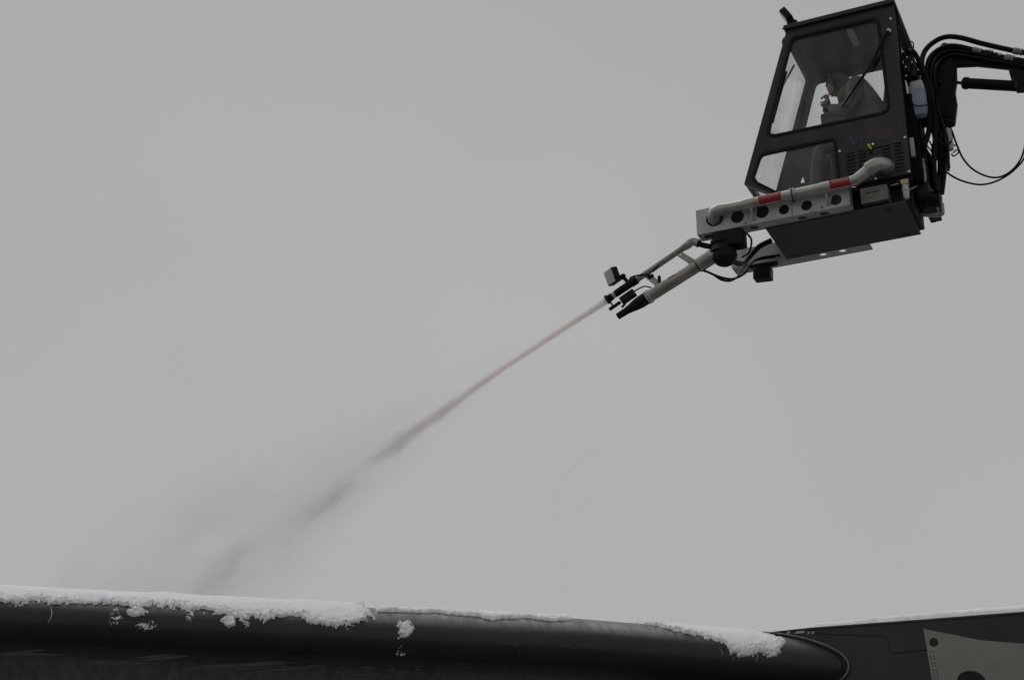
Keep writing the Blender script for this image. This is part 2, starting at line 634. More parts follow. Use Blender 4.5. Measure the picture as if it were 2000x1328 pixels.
def slat_end_t(b, z):
    # t where the slat skin meets the face of the root structure
    nb = _inv @ (_qr @ Vector((0, 1, 0)))
    q = _inv @ (QW - WP)
    return ((q.x * nb.x + q.y * nb.y) - b * nb.y) / nb.x


mb = MB()
ts = [-11.0] + list(np.linspace(-10, 1.0, 34))
n = len(PB)
rows = []
for t in ts:
    rows.append([(t, PB[k], PZ[k] + float(droop(t))) for k in range(n)])
# last rows run 4 cm into the root structure
for fr in (0.35, 0.7, 1.0):
    row = []
    for k in range(n):
        te = min(slat_end_t(PB[k], PZ[k]) + 0.04, 6)
        te = max(te, 1.001)
        t = 1.0 + (te - 1.0) * fr
        row.append((t, PB[k], PZ[k] + float(droop(t))))
    rows.append(row)
vs = [p for r in rows for p in r]
fs = [(i * n + k, i * n + k + 1, (i + 1) * n + k + 1, (i + 1) * n + k) for i in range(len(rows) - 1) for k in range(n - 1)]
fs += [((i + 1) * n, (i + 1) * n + n - 1, i * n + n - 1, i * n) for i in range(len(rows) - 1)]
fs += [tuple(range(n)), tuple((len(rows) - 1) * n + k for k in range(n - 1, -1, -1))]
mb.add(vs, fs)
slat = wing.build('leading_edge', mb, M['wing'], smooth=50)


def strip_on_wing(pts, wid, h=0.0012):
    """ribbon following (t, s) points on the skin"""
    o = MB()
    vs, fs = [], []
    m = len(pts)
    for i in range(m):
        t, s = pts[i][:2]
        a = Vector(pts[max(i - 1, 0)][:2]); b = Vector(pts[min(i + 1, m - 1)][:2])
        d = (b - a).normalized()
        wq = wid * (pts[i][2] if len(pts[i]) > 2 else 1)
        for sg in (-1, 1):
            p = wing_pt(t - d.y * sg * wq / 2, s + d.x * sg * wq / 2, h)
            vs.append(tuple(float(q) for q in p))
    for i in range(m - 1):
        fs.append((2 * i, 2 * i + 1, 2 * i + 3, 2 * i + 2))
    return o.add(vs, fs)


def lerp_path(a, b, k, bow=0.0):
    o = []
    for i in range(k + 1):
        q = i / k
        o.append((a[0] + (b[0] - a[0]) * q + bow * math.sin(math.pi * q), a[1] + (b[1] - a[1]) * q, math.sin(math.pi * min(1, max(0.04, q * 0.92 + 0.04)))))
    return o


# panel seams running along the span and around the nose
mb = strip_on_wing([(t, 0.79 + 0.004 * math.sin(t)) for t in np.linspace(-9.5, 1.2, 30)], 0.006)
wing.build('panel_seam', mb, M['seam'], slat, smooth=0)
mb = strip_on_wing([(t, 0.92 - 0.012 * t) for t in np.linspace(-9.5, 1.0, 30)], 0.005)
wing.build('panel_seam', mb, M['seam'], slat, smooth=0)
for t0 in (-8.6, -3.94, 0.32):
    mb = strip_on_wing([(t0 - 0.12 * max(0, s - .5), s) for s in np.linspace(-0.4, 1.5, 40)], 0.005)
    wing.build('panel_seam', mb, M['seam'], slat, smooth=0)
# pale scratches on the nose
for t0, s0, s1, bw, wd in ((-5.25, .44, .62, .03, .008), (0.50, .36, .43, .03, .012), (0.93, .47, .62, .03, .007), (0.60, .5, .6, .02, .004)):
    mb = strip_on_wing(lerp_path((t0, s0), (t0 + .01, s1), 14, bw), wd)
    wing.build('scratch', mb, M['chip'], slat, smooth=0)
# U shaped rub marks further right
for t0 in (-1.25, -.72):
    pts = [(t0 - .17, .60, .5), (t0 - .10, .603, .8), (t0 - .02, .62, 1), (t0, .66, .6), (t0, .70, .3)]
    wing.build('scratch', strip_on_wing(pts, .0028), M['scuff'], slat, smooth=0)
# brushed scuffs on the underside
sc = [(-5.72, 1.06, -5.2, .90), (-5.68, 1.03, -5.02, .96), (-5.0, 1.12, -4.62, 1.03), (-4.98, 1.16, -4.38, 1.03), (-4.95, 1.15, -4.5, 1.00), (-4.5, 1.0, -4.12, .88),
      (-4.2, 1.16, -3.55, 1.0), (-4.15, 1.13, -3.3, .9), (-3.95, 1.1, -3.2, .92), (-3.75, 1.2, -3.1, 1.0), (-3.5, 1.15, -2.9, .93), (-3.4, 1.12, -2.7, .9), (-2.9, 1.2, -2.3, 1.05), (-2.0, 1.02, -1.85, .92), (-1.5, 1.04, -1.2, .92)]
for i, (a, b, c, d) in enumerate(sc):
    for j in range(3):
        q = random.uniform(-.03, .03)
        mb = strip_on_wing(lerp_path((a + q * 2, b + q), (c + q * 3, d + q * .6), 12, random.uniform(-.03, .05)), random.uniform(.012, .05) * (1.0 if i < 10 else .35), 0.0012 + 0.0004 * j)
        wing.build('scuff_mark', mb, M['scuff'], slat, smooth=0)
for a, b in ((-2.62, .14), (-2.35, .03), (-2.13, .05), (-1.95, .04), (-2.78, .02)):
    mb = strip_on_wing(lerp_path((a, .955), (a + b, .957), 5, 0), .016)
    wing.build('paint_chip', mb, M['chip'], slat, smooth=0)

# root structure: body prism behind the face, top edge just below the crest
mb = MB()
mb.prism([(-.25, -.045), (.43, -.030), (1.44, -.038), (2.33, -.042), (5.5, -.03), (5.5, -2.4), (-1.2, -2.4), (-.9, -.6)], [], root_pt, 0.0, 2.4)
body = wing.build('wing_root', mb, M['wing'], bevel=0.012, seg=2)
mb = MB().prism([(-.2, -.044), (.43, -.028), (1.44, -.036), (2.33, -.040), (5.5, -.028), (5.5, -.055), (2.33, -.066), (1.44, -.060), (.43, -.052), (-.2, -.060)], [], root_pt, -0.006, 0.004)
wing.build('edge_strip', mb, M['wing'], body, bevel=.003)
# pale panel with a round hole and an arched cut-out
hole = circle((1.524, -.253), .040, 20)
arch = [(1.690, -.80), (1.690, -.60), (1.705, -.565), (1.735, -.54), (1.79, -.527), (1.85, -.535), (1.90, -.562), (1.93, -.60), (1.94, -.65), (1.94, -.80)]
mb = MB().prism([(1.442, -.122), (1.943, -.268), (2.296, -.324), (5.5, -.62), (5.5, -1.1), (1.53, -1.1)], [hole, arch], root_pt, -0.008, -0.0015)
pan = wing.build('access_panel', mb, M['bare'], body, bevel=.0015, label='pale unpainted panel with a round hole and an arched cut-out')
mb = MB().prism(circle((1.524, -.253), .041, 20), [], root_pt, -.003, -.0007)
wing.build('hole_shadow_plate', mb, M['seam'], pan, smooth=0).name = 'hole_shade'  # dark disc standing in for the shade inside the round hole
mb = MB().prism([(1.685, -.81), (1.685, -.60), (1.70, -.56), (1.79, -.52), (1.90, -.557), (1.945, -.62), (1.945, -.81)], [], root_pt, -.003, -.0007)
wing.build('recess_shade', mb, M['dark'], pan, smooth=0)  # dark sheet painted as the shade in the arched cut-out
mb = MB().prism([(1.457, -.325), (1.520, -.322), (1.530, -.335), (1.548, -1.0), (1.500, -1.0)], [], root_pt, -.0115, -.0085)
strap = wing.build('riveted_strap', mb, M['bare'], pan, bevel=.001)
rv = None
for i in range(11):
    for j in range(2):
        h = -.338 - i * .0315 - .006 * (i % 2)
        p = (1.478 + .030 * j + .0035 * i * (1 - .3 * j), h)
        if rv is None:
            p0 = p
            mb = MB()
            a = root_pt(p[0], p[1], -.011); b = root_pt(p[0], p[1], -.0150)
            mb.lathe(a, b, [(0, .0062), (.002, .006), (.004, .003)], 10)
            rv = wing.build('rivet', mb, M['seam'], strap)
        else:
            a = Vector(root_pt(p0[0], p0[1])); b = Vector(root_pt(*p))
            wing.copy_part(rv, b - a, strap)
mb = MB().ring_tube([root_pt(s, h, -.001) for s, h in [(1.442, -.12), (1.455, -.21), (1.462, -.31), (1.50, -.62), (1.53, -1.0)]], .006, 6)
wing.build('panel_seam', mb, M['seam'], body)
pl = catmull([root_pt(s, h, -.0005) for s, h in [(.46, -.085), (.7, -.115), (.95, -.145), (1.075, -.158), (1.108, -.175), (1.118, -.22), (1.124, -.275), (1.14, -.308), (1.18, -.322), (1.30, -.318), (1.455, -.312)]], 4)
wing.build('panel_seam', MB().ring_tube(pl, .005, 6), M['seam'], body)
for s, h, l in ((.19, -.056, .035), (.26, -.062, .10), (.385, -.074, .02), (.42, -.076, .03)):
    mb = MB().prism([(s, h - .014), (s + l, h - .012), (s + l, h + .006), (s + .3 * l, h + .008)], [], root_pt, -.0085, -.0062)
    wing.build('paint_chip', mb, M['chip'], body, smooth=0)
# seal lip where the slat meets the root structure
lip = []
for k in range(n):
    if -0.1 < PS[k] < 1.3:
        te = slat_end_t(PB[k], PZ[k])
        x, b, z = wing_pt(te, PS[k], 0.016)
        lip.append((float(x) - 0.02, float(b), float(z)))
wing.build('seal_lip', MB().ring_tube(catmull(lip, 3), .009, 8), M['scuff'], body)
lip2 = [(p[0] - .045, p[1] + .004, p[2] - .002) for p in lip]
wing.build('seal_lip', MB().ring_tube(catmull(lip2, 3), .006, 6), M['seam'], body)


# ------------------------------------------------------------------ snow on the wing
def hash3(ix, iy, iz, seed):
    h = (ix * 374761393 + iy * 668265263 + iz * 2147483647 + seed * 974711) & 0xFFFFFFFF
    h = ((h ^ (h >> 13)) * 1274126177) & 0xFFFFFFFF
    return ((h ^ (h >> 16)) & 0xFFFFFF) / float(0xFFFFFF)


def vnoise(x, y, seed=0):
    x = np.asarray(x, float); y = np.asarray(y, float)
    ix = np.floor(x).astype(np.int64); iy = np.floor(y).astype(np.int64)
    fx = x - ix; fy = y - iy
    fx = fx * fx * (3 - 2 * fx); fy = fy * fy * (3 - 2 * fy)
    z = np.zeros_like(ix)
    a = hash3(ix, iy, z, seed); b = hash3(ix + 1, iy, z, seed)
    c = hash3(ix, iy + 1, z, seed); d = hash3(ix + 1, iy + 1, z, seed)
    return (a * (1 - fx) + b * fx) * (1 - fy) + (c * (1 - fx) + d * fx) * fy


def fbm(x, y, oct=5, seed=0, gain=0.55):
    o, a, s, tot = 0, 1.0, 1.0, 0
    for k in range(oct):
        o = o + a * (vnoise(x * s + 17.3 * k, y * s - 9.1 * k, seed + k) * 2 - 1)
        tot += a; a *= gain; s *= 2.03
    return o / tot


def worley(x, y, seed=0):
    ix = np.floor(x).astype(np.int64); iy = np.floor(y).astype(np.int64)
    best = np.full(x.shape, 9.0)
    z = np.zeros_like(ix)
    for dx in (-1, 0, 1):
        for dy in (-1, 0, 1):
            px = ix + dx + hash3(ix + dx, iy + dy, z, seed)
            py = iy + dy + hash3(ix + dx, iy + dy, z + 1, seed + 5)
            best = np.minimum(best, (x - px) ** 2 + (y - py) ** 2)
    return np.sqrt(best)


def snow_mat():
    m, t, o = node_mat('wet_snow')
    b = t.nodes.new('ShaderNodeBsdfPrincipled')
    b.inputs['Base Color'].default_value = (0.87, 0.88, 0.895, 1)
    b.inputs['Roughness'].default_value = 0.75
    b.inputs['Specular IOR Level'].default_value = 0.15
    b.inputs['Subsurface Weight'].default_value = 0.35
    b.inputs['Subsurface Radius'].default_value = (0.02, 0.022, 0.025)
    b.inputs['Subsurface Scale'].default_value = 0.5
    tc = t.nodes.new('ShaderNodeTexCoord')
    n1 = t.nodes.new('ShaderNodeTexNoise')
    n1.inputs['Scale'].default_value = 85
    n1.inputs['Detail'].default_value = 6
    t.links.new(tc.outputs['Object'], n1.inputs['Vector'])
    bp = t.nodes.new('ShaderNodeBump')
    bp.inputs['Strength'].default_value = 0.4
    bp.inputs['Distance'].default_value = 0.012
    t.links.new(n1.outputs['Fac'], bp.inputs['Height'])
    t.links.new(bp.outputs[0], b.inputs['Normal'])
    t.links.new(b.outputs[0], o.inputs[0])
    return m


M['snow'] = snow_mat()


def snow_patch(label, fmask, t0, t1, s0, s1, thick, res=0.007, seed=0, ptf=wing_pt, edge=0.045, rough=1.0, group='snow lying on the wing'):
    nt_, ns_ = int((t1 - t0) / res) + 1, int((s1 - s0) / res) + 1
    T, S = np.meshgrid(np.linspace(t0, t1, nt_), np.linspace(s0, s1, ns_), indexing='ij')
    mk = fmask(T, S)
    bil = np.abs(fbm(T * 16, S * 16, 4, seed + 3)) * 1.6
    wo = 1 - np.clip(worley(T * 34, S * 34, seed + 9), 0, 1)
    wo2 = 1 - np.clip(worley(T * 85, S * 85, seed + 19), 0, 1)
    tt = thick(T, S) if callable(thick) else thick
    h = tt * (1 - np.exp(-np.maximum(mk, 0) / edge))
    low = np.clip(1 - mk / 0.16, 0, 1)
    h = h * (0.72 + 0.25 * fbm(T * 3, S * 3, 3, seed + 40)) + np.where(mk > 0, rough * (0.003 + 0.030 * low) * np.minimum(1, mk / .015) * (0.55 * wo + 0.45 * wo2 + 0.8 * bil - .35), 0)
    h = np.where(mk > 0, np.maximum(h, 0.0015), -0.006)
    X, Y, Z = ptf(T, S, h)
    vid = np.arange(nt_ * ns_).reshape(nt_, ns_)
    q = np.stack([vid[:-1, :-1], vid[1:, :-1], vid[1:, 1:], vid[:-1, 1:]], -1).reshape(-1, 4)
    mf = mk.reshape(-1)
    keep = (mf[q] > 0).any(axis=1)
    q = q[keep]
    used = np.unique(q)
    remap = -np.ones(nt_ * ns_, np.int64)
    remap[used] = np.arange(len(used))
    V = np.stack([X.reshape(-1), Y.reshape(-1), Z.reshape(-1)], -1)[used]
    F = remap[q]
    base = V.mean(axis=0)
    me = bpy.data.meshes.new('snow_patch')
    me.from_pydata((V - base).tolist(), [], F.tolist())
    me.materials.append(M['snow'])
    me.polygons.foreach_set('use_smooth', [True] * len(me.polygons))
    o = bpy.data.objects.new('snow_patch', me)
    COL.objects.link(o)
    o.location = WP + Matrix.Rotation(WROT, 3, 'Z') @ Vector(base.tolist())
    o.rotation_euler = (0, 0, WROT)
    o['label'] = label
    o['category'] = 'snow'
    o['group'] = group
    return o


# long bank on the left
mt = np.array([-9, -6.5, -5.69, -5.43, -5.06, -4.85, -4.46, -4.1, -3.84, -3.62, -3.53, -3.35, -3.09, -2.9, -2.77, -2.62, -2.55, -2.5])
ml = np.array([.44, .44, .44, .42, .40, .395, .38, .37, .42, .50, .53, .43, .46, .51, .55, .51, .45, .38])
mt = mt - .08


def mask_main(T, S):
    n1 = fbm(T * 5, S * 5, 5, 1) * .06 + fbm(T * 17, S * 17, 4, 8) * .08 + fbm(T * 70, S * 70, 3, 81) * .06
    low = np.interp(T, mt, ml) + n1 - S
    return np.minimum(np.minimum(low, (-2.56 + .06 * fbm(S * 12, T * 2, 3, 4)) - T), S + 0.55)


snow_patch('long lumpy bank of snow along the wing top at the left, its lower edge ragged', mask_main, -7.2, -2.4, -.58, .72,
           lambda T, S: .026 + .024 * np.clip((.35 - S) / .3, 0, 1), seed=2)
# thin strip along the crest
st = np.array([-2.56, -2.17, -1.93, -1.72, -1.36, -1.1, -.92, -.66])
sl = np.array([.24, .22, .17, .22, .27, .21, .25, .19])


def mask_strip(T, S):
    n1 = fbm(T * 6, S * 6, 4, 31) * .03 + fbm(T * 24, S * 24, 3, 38) * .025
    low = np.interp(T, st, sl) + n1 - S + .05 * np.exp(-((T + 1.48) / .07) ** 2)
    return np.minimum(np.minimum(low, np.minimum(T + 2.49, -.68 + .05 * fbm(S * 10, T, 3, 5) - T)), S + .45)


snow_patch('thin strip of snow along the crest of the wing, right of the long bank', mask_strip, -2.6, -.55, -.48, .36, .034, seed=12, edge=.02, rough=.6)
# patch near the end of the slat
et = np.array([.12, .30, .37, .55, .70, .80, .83, .95, 1.10, 1.27, 1.33, 1.42, 1.48])
el = np.array([.06, .20, .29, .40, .45, .50, .64, .67, .63, .61, .52, .42, .30])
et = et - .13
el = el - np.array([.0, .01, .02, .03, .04, .05, .08, .09, .08, .07, .06, .05, .03])
ut = np.array([.1, 1.05, 1.2, 1.3, 1.42, 1.5]) - .13
ul = np.array([-.4, -.35, .02, .18, .33, .40])


def mask_end(T, S):
    n1 = fbm(T * 6, S * 6, 4, 51) * .04 + fbm(T * 20, S * 20, 3, 58) * .05 + fbm(T * 70, S * 70, 3, 59) * .035
    low = np.interp(T, et, el) + n1 - S
    up = S - np.interp(T, ut, ul) + .4 * n1
    return np.minimum(np.minimum(low, up), np.minimum(T + .01 + .5 * n1, 1.34 + n1 - T))


snow_patch('thick wedge of snow over the nose near the rounded right end of the wing', mask_end, -.08, 1.5, -.42, .74,
           lambda T, S: .030 + .016 * np.clip((T - .5), 0, 1), seed=22)


def blob_mask(cx, cy, rx, ry, seed, amp=.6, thin=False):
    def f(T, S):
        a = np.hypot((T - cx) / rx, (S - cy) / ry)
        if thin:
            return (np.minimum(1 - a, .40) - .42 + 1.3 * fbm(T * 24, S * 24, 3, seed + 4) * .6 + 1.0 * fbm(T * 105, S * 105, 3, seed)) * .02
        return (1 - a + amp * fbm(T * 14, S * 14, 4, seed) + .35 * fbm(T * 45, S * 45, 3, seed + 2)) * min(rx, ry)
    return f


clumps = [(-4.53, .475, .075, .042, .024, 'round clump of snow stuck to the nose below the long bank, left of centre'),
          (-4.46, .60, .09, .05, .006, 'thin smear of snow just below the round clump on the nose'),
          (-4.70, .53, .05, .09, .008, 'small smear of snow left of the round clump on the nose'),
          (-4.10, .50, .035, .09, .007, 'narrow dribble of snow under the long bank'),
          (-3.77, .52, .06, .05, .02, 'small lump of snow just under the middle of the long bank'),
          (-2.27, .53, .075, .115, .028, 'lone upright clump of snow on the nose right of the long bank'),
          (-2.29, .73, .05, .05, .007, 'faint smear of snow directly under the lone upright clump')]
for i, (cx, cy, rx, ry, th, lab) in enumerate(clumps):
    snow_patch(lab, blob_mask(cx, cy, rx, ry, 70 + 7 * i,   .75, th < .015), cx - rx * 2.2, cx + rx * 2.2, cy - ry * 2.2, cy + ry * 2.2, th, .005 if th > .015 else .0035, 60 + i,
               edge=.012, rough=.8 if th > .015 else .25)


# snow lying on top of the root structure
def root_surf(T, S, h):
    # T along the edge, S back from the edge
    zt = np.interp(T, [-.2, .43, 1.44, 2.33, 5.5], [-.044, -.030, -.038, -.042, -.03])
    p = np.stack([T, S, zt + h], -1)
    q = np.array(_qr); iv = np.array(_inv)
    wpt = p @ q.T + np.array(QW) - np.array(WP)
    l = wpt @ iv.T
    return l[..., 0], l[..., 1], l[..., 2]


def mask_root(T, S):
    n1 = fbm(T * 4, S * 4, 4, 91) * .04 + fbm(T * 20, S * 20, 3, 95) * .02
    return np.minimum(np.minimum(T - .42 + n1, S - .02 + .5 * n1), .9 - S)


snow_patch('soft ridge of snow along the top edge of the wing root at the right', mask_root, .3, 5.2, -.01, .92,
           lambda T, S: .062 + .03 * np.clip((T - .4) / 1.0, 0, 1) + .18 * np.clip(S, 0, .6), res=.012, seed=33, ptf=root_surf, edge=.03, rough=.5)

# ------------------------------------------------------------------ operator cab
CO = Vector((3.692718, 12.367984, 8.423255))
CROT = R(-25)
CW = 0.92
cab = Thing('operator_cab', 'dark grey de-icing operator cab with sloping front and big windows, high on a boom', 'operator cab', CO, CROT, (0.6, 0.4, -0.28), True)


def C(name, mb, m, parent=None, **k):
    return cab.build(name, mb, M[m] if isinstance(m, str) else m, parent, **k)


near = lambda u, v, wd: (u, wd, v)       # panel in the (forward, up) plane
side_out = [(0, 0), (-.022, 1.865), (1.045, 1.865), (1.583, .247), (1.29, .07), (1.16, 0)]
win1 = [(.145, 1.745), (.995, 1.755), (1.325, .705), (.135, .69)]
win2 = [(.67, .528), (1.395, .528), (1.487, .30), (1.45, .225), (1.255, .07), (.665, .05)]
win1f = win1[:2] + [(1.355, .60), (.135, .60)]
for k, (y0, y1, W1) in enumerate(((0.0, .05, win1), (CW - .05, CW, win1f))):
    mb = MB().prism(side_out, [round_poly(W1, .075), round_poly(win2, .06)], near, y0, y1)
    sp = C('side_panel', mb, 'cab', bevel=.006, seg=2)
    if k == 0:
        nearp = sp
    for wpoly, rr in ((W1, .075), (win2, .06)):
        g0 = round_poly(offset_poly(wpoly, .016), rr + .015)
        g1 = round_poly(offset_poly(wpoly, -.012), rr - .008)
        yy = (-.009, .014) if k == 0 else (CW - .014, CW + .009)
        C('window_gasket', MB().prism(g0, [g1], near, *yy), 'black', sp, bevel=.004)
        pane = MB().prism(round_poly(offset_poly(wpoly, .004), rr), [], near, (.018 if k == 0 else CW - .028), (.023 if k == 0 else CW - .023))
        C('window_pane', pane, 'glass' if k == 0 else 'glass', sp, smooth=0)
# roof, floor, back
roof = C('roof', MB().box((-.035, -.025, 1.867), (1.07, CW + .025, 1.912)), 'cab', bevel=.008, seg=2)
C('drip_rail', MB().box((-.04, -.034, 1.858), (1.08, -.026, 1.880)), 'cab', roof, bevel=.003)
lin = C('ceiling_lining', MB().box((.0, .055, 1.835), (1.03, CW - .055, 1.862)), 'cabin', roof)
C('ceiling_lamp', MB().prism(round_poly([(.42, .18), (.49, .18), (.49, .50), (.42, .50)], .033), [], lambda u, v, q: (u, v, q), 1.812, 1.834), 'white', roof, bevel=.006)
C('ceiling_strip', MB().box((.86, .14, 1.820), (.95, .64, 1.8345)), 'cab', roof, bevel=.004)
backm = lambda u, v, wd: (wd, u, v)
bw = [(.16, 1.72), (CW - .16, 1.72), (CW - .16, .95), (.16, .95)]
M['backdark'] = mat('matt_black_panel', (0.012, 0.012, 0.0125), 0.9, 0, 0.3, 8, spec=.03)
bp = C('back_panel', MB().prism([(.052, .0), (CW - .052, .0), (CW - .052, 1.862), (.052, 1.862)], [round_poly(bw, .07)], backm, -.015, .03), 'backdark', bevel=.004)
C('rear_filler', MB().box((-.016, .10, -.04), (-.085, .66, .90)).box((-.016, .60, -.05), (-.12, .82, .50)), 'backdark', bevel=.012, seg=2)  # added black filler boxes to darken the cluttered back of the cab
C('window_gasket', MB().prism(round_poly(offset_poly(bw, .015), .08), [round_poly(offset_poly(bw, -.01), .06)], backm, -.022, .0), 'black', bp, bevel=.004)
C('window_pane', MB().prism(round_poly(offset_poly(bw, .004), .07), [], backm, .005, .010), 'glass', bp, smooth=0)
fl = C('floor', MB().box((.0, .052, -.045), (1.17, CW - .052, .0)), 'dark', bevel=.004)
# front: sloping frame with windscreen, and chin window below
fdir = Vector((1.583 - 1.045, 0, .247 - 1.865)).normalized()
fnor = Vector((-fdir.z, 0, fdir.x))
flen = math.hypot(1.583 - 1.045, .247 - 1.865)


def frontm(u, v, q):
    p = Vector((1.045, 0, 1.865)) + fdir * v + fnor * q
    return (p.x, u, p.z)


fw = [(.065, .09), (CW - .065, .09), (CW - .065, flen - .06), (.065, flen - .06)]
fp = C('front_frame', MB().prism([(.052, .0), (CW - .052, .0), (CW - .052, flen), (.052, flen)], [round_poly(fw, .05)], frontm, -.045, -.004), 'cab', bevel=.004)
C('window_pane', MB().prism(round_poly(offset_poly(fw, .004), .05), [], frontm, -.022, -.017), 'wetglass', fp, smooth=0)
C('window_gasket', MB().prism(round_poly(offset_poly(fw, .012), .06), [round_poly(offset_poly(fw, -.01), .04)], frontm, -.014, .004), 'black', fp, bevel=.003)
cd = Vector((1.29 - 1.583, 0, .07 - .247)).normalized()
cn = Vector((-cd.z, 0, cd.x))
cl = math.hypot(1.29 - 1.583, .07 - .247)


def chinm(u, v, q):
    p = Vector((1.583, 0, .247)) + cd * v - cn * q
    return (p.x, u, p.z)


cw = [(.10, .045), (CW - .10, .045), (CW - .10, cl - .03), (.10, cl - .03)]
ch = C('chin_frame', MB().prism([(.052, .0), (CW - .052, .0), (CW - .052, cl + .15), (.052, cl + .15)], [round_poly(cw, .03)], chinm, .004, .035), 'cab', bevel=.003)
C('window_pane', MB().prism(round_poly(offset_poly(cw, .004), .03), [], chinm, .014, .019), 'wetglass', ch, smooth=0)
# windscreen wipers
wp1 = C('wiper', MB().ring_tube([frontm(.50, .12, .03), frontm(.36, .50, .045), frontm(.26, .80, .03)], [.012, .010, .007], 8), 'black', fp)
C('wiper_blade', MB().prism([(.20, .52), (.22, .52), (.34, 1.08), (.32, 1.08)], [], frontm, .006, .028), 'black', wp1)
C('sun_blind_rail', MB().prism([(.068, .42), (.078, .42), (.078, 1.0), (.068, 1.0)], [], frontm, -.10, -.05), 'black', fp, bevel=.002)
# side window wiper
wa = C('wiper', MB().ring_tube([(.052, -.022, 1.564), (.115, -.035, 1.47), (.24, -.035, 1.23), (.33, -.030, 1.12)], [.016, .015, .012, .009], 8), 'black')
C('wiper_blade', MB().ring_tube([(.125, -.016, 1.44), (.25, -.016, 1.235), (.40, -.016, 1.05), (.568, -.016, .837)], [.009, .015, .015, .008], 8), 'black', wa)
C('wiper_pivot', MB().lathe((.052, .0, 1.564), (.052, -.04, 1.564), [(0, .022), (.012, .022), (.014, .014), (.035, .014), (.04, .008)], 14), 'chrome', wa)
# engine bay grille: louvres pressed into the side panel
lv = None
cols = [(.575, .075), (.468, .078), (.318, .072), (.236, .078), (.125, .082)]
for ci, (f0, wd) in enumerate(cols):
    for r in range(9):
        if ci == 2 and r in (1, 2):
            continue
        z = .352 - .0365 * r
        if lv is None:
            mbl = MB()
            a, d = .575, .078
            mbl.add([(a, 0, z), (a - d, 0, z), (a - d, -.014, z - .017), (a, -.014, z - .017), (a, 0, z - .019), (a - d, 0, z - .019)],
                    [(0, 1, 2, 3), (0, 3, 4), (1, 5, 2)], 0)
            mbl.add([(a - .002, -.0125, z - .0165), (a - d + .002, -.0125, z - .0165), (a - d + .002, -.001, z - .0185), (a - .002, -.001, z - .0185)], [(0, 1, 2, 3)], 1)  # underside face coloured black for the shade in the open slot
            lv = C('louvre', mbl, [M['cab'], M['seam']], nearp, smooth=0)
            z00 = z
        else:
            cab.copy_part(lv, (f0 - .575, 0, z - z00), nearp)
# bolts
bl = None
for f, z in ((.631, .380), (.314, .381), (.002 + .012, .381), (.012, .018), (.319, .012), (.60, .02), (.02, 1.70)):
    if bl is None:
        bl = C('bolt', MB().lathe((f, .001, z), (f, -.012, z), [(0, .012), (.004, .012), (.0045, .0085), (.011, .0085), (.012, .006)], 8), 'chrome', nearp)
        b0 = (f, z)
    else:
        cab.copy_part(bl, (f - b0[0], 0, z - b0[1]), nearp)
lt = C('latch', MB().lathe((.340, .0, .335), (.340, -.03, .335), [(0, .026), (.01, .026), (.012, .018), (.03, .016)], 14), 'black', nearp)
C('latch_handle', MB().ring_tube([(.352, -.028, .372), (.347, -.04, .352), (.338, -.036, .335), (.328, -.03, .312)], [.009, .014, .012, .007], 8), 'yellow', lt)
C('latch_keeper', MB().ring_tube([(.341, -.02, .300), (.338, -.024, .283), (.334, -.02, .270)], [.010, .014, .008], 8), 'black', lt)


def lettering(txt, f0, z0, size, m, shear=.25, sx=1.0, y=-.0022, parent=None):
    vs, fs = text_mb(txt, size, shear)
    o = MB().add([(f0 - v[0] * sx, y, z0 + v[1]) for v in vs], fs)
    return C('lettering', o, m, parent or nearp, smooth=0)


lettering('Air', .592, .418, .150, 'blueink', .28, 1.02)
lettering('Plus', .385, .422, .150, 'redink', .28, 1.02)
lettering('!', .088, .436, .130, 'blueink', .35, 1.1)
# lamps at the front of the roof
rt = Matrix.Rotation(R(30), 3, 'Y')
flh = C('flood_lamp', MB().obox((1.045, .10, 2.085), (.068, .16, .15), rt), 'black', bevel=.012, seg=2)
C('lamp_lens', MB().obox((1.078, .10, 2.067), (.012, .135, .125), rt), 'lens', flh, bevel=.003)
C('lamp_bracket', MB().obox((1.00, .10, 1.965), (.10, .07, .09), None).obox((1.02, .10, 2.005), (.04, .05, .05), rt), 'black', flh, bevel=.006)
flh2 = C('flood_lamp', MB().obox((1.045, .74, 2.085), (.068, .16, .15), rt), 'black', bevel=.012, seg=2)
C('lamp_lens', MB().obox((1.078, .74, 2.067), (.012, .135, .125), rt), 'lens', flh2, bevel=.003)
C('lamp_bracket', MB().obox((1.00, .74, 1.965), (.10, .07, .09), None), 'black', flh2, bevel=.006)
C('marker_lamp', MB().lathe((1.04, .09, 1.79), (1.125, .09, 1.775), [(0, .055), (.04, .055), (.062, .045), (.08, .02)], 14), 'black')
# base: cross structure, equipment bay and bottom plate
C('base_frame', MB().box((.03, .16, -.262), (1.25, .70, -.046)), 'dark', bevel=.006)
pt = C('bottom_plate', MB().box((.075, -.004, -.288), (1.40, .735, -.272)), 'plate', bevel=.004)
for f, d in ((.20, .07), (.17, .66), (1.25, .66)):
    C('drain_slot', MB().prism(round_poly([(f, d), (f + .085, d), (f + .085, d + .035), (f, d + .035)], .016), [], lambda u, v, q: (u, v, q), -.2895, -.2875), 'seam', pt, smooth=0)
gb = C('heater_box', MB().box((.225, -.004, -.222), (.480, .15, -.060)), 'greybox', bevel=.014, seg=2)
C('name_plate', MB().prism(round_poly([(.445, -.075), (.298, -.075), (.298, -.170), (.445, -.170)], .014), [], near, -.0075, -.0045), 'greybox', gb, bevel=.002)
mb = MB()
xx = .432
for i in range(10):
    ww = random.uniform(.008, .012)
    mb.box((xx, -.0095, -.112), (xx - ww, -.0076, -.128))
    xx -= ww + .0028
C('lettering', mb, 'labelred', gb, smooth=0)
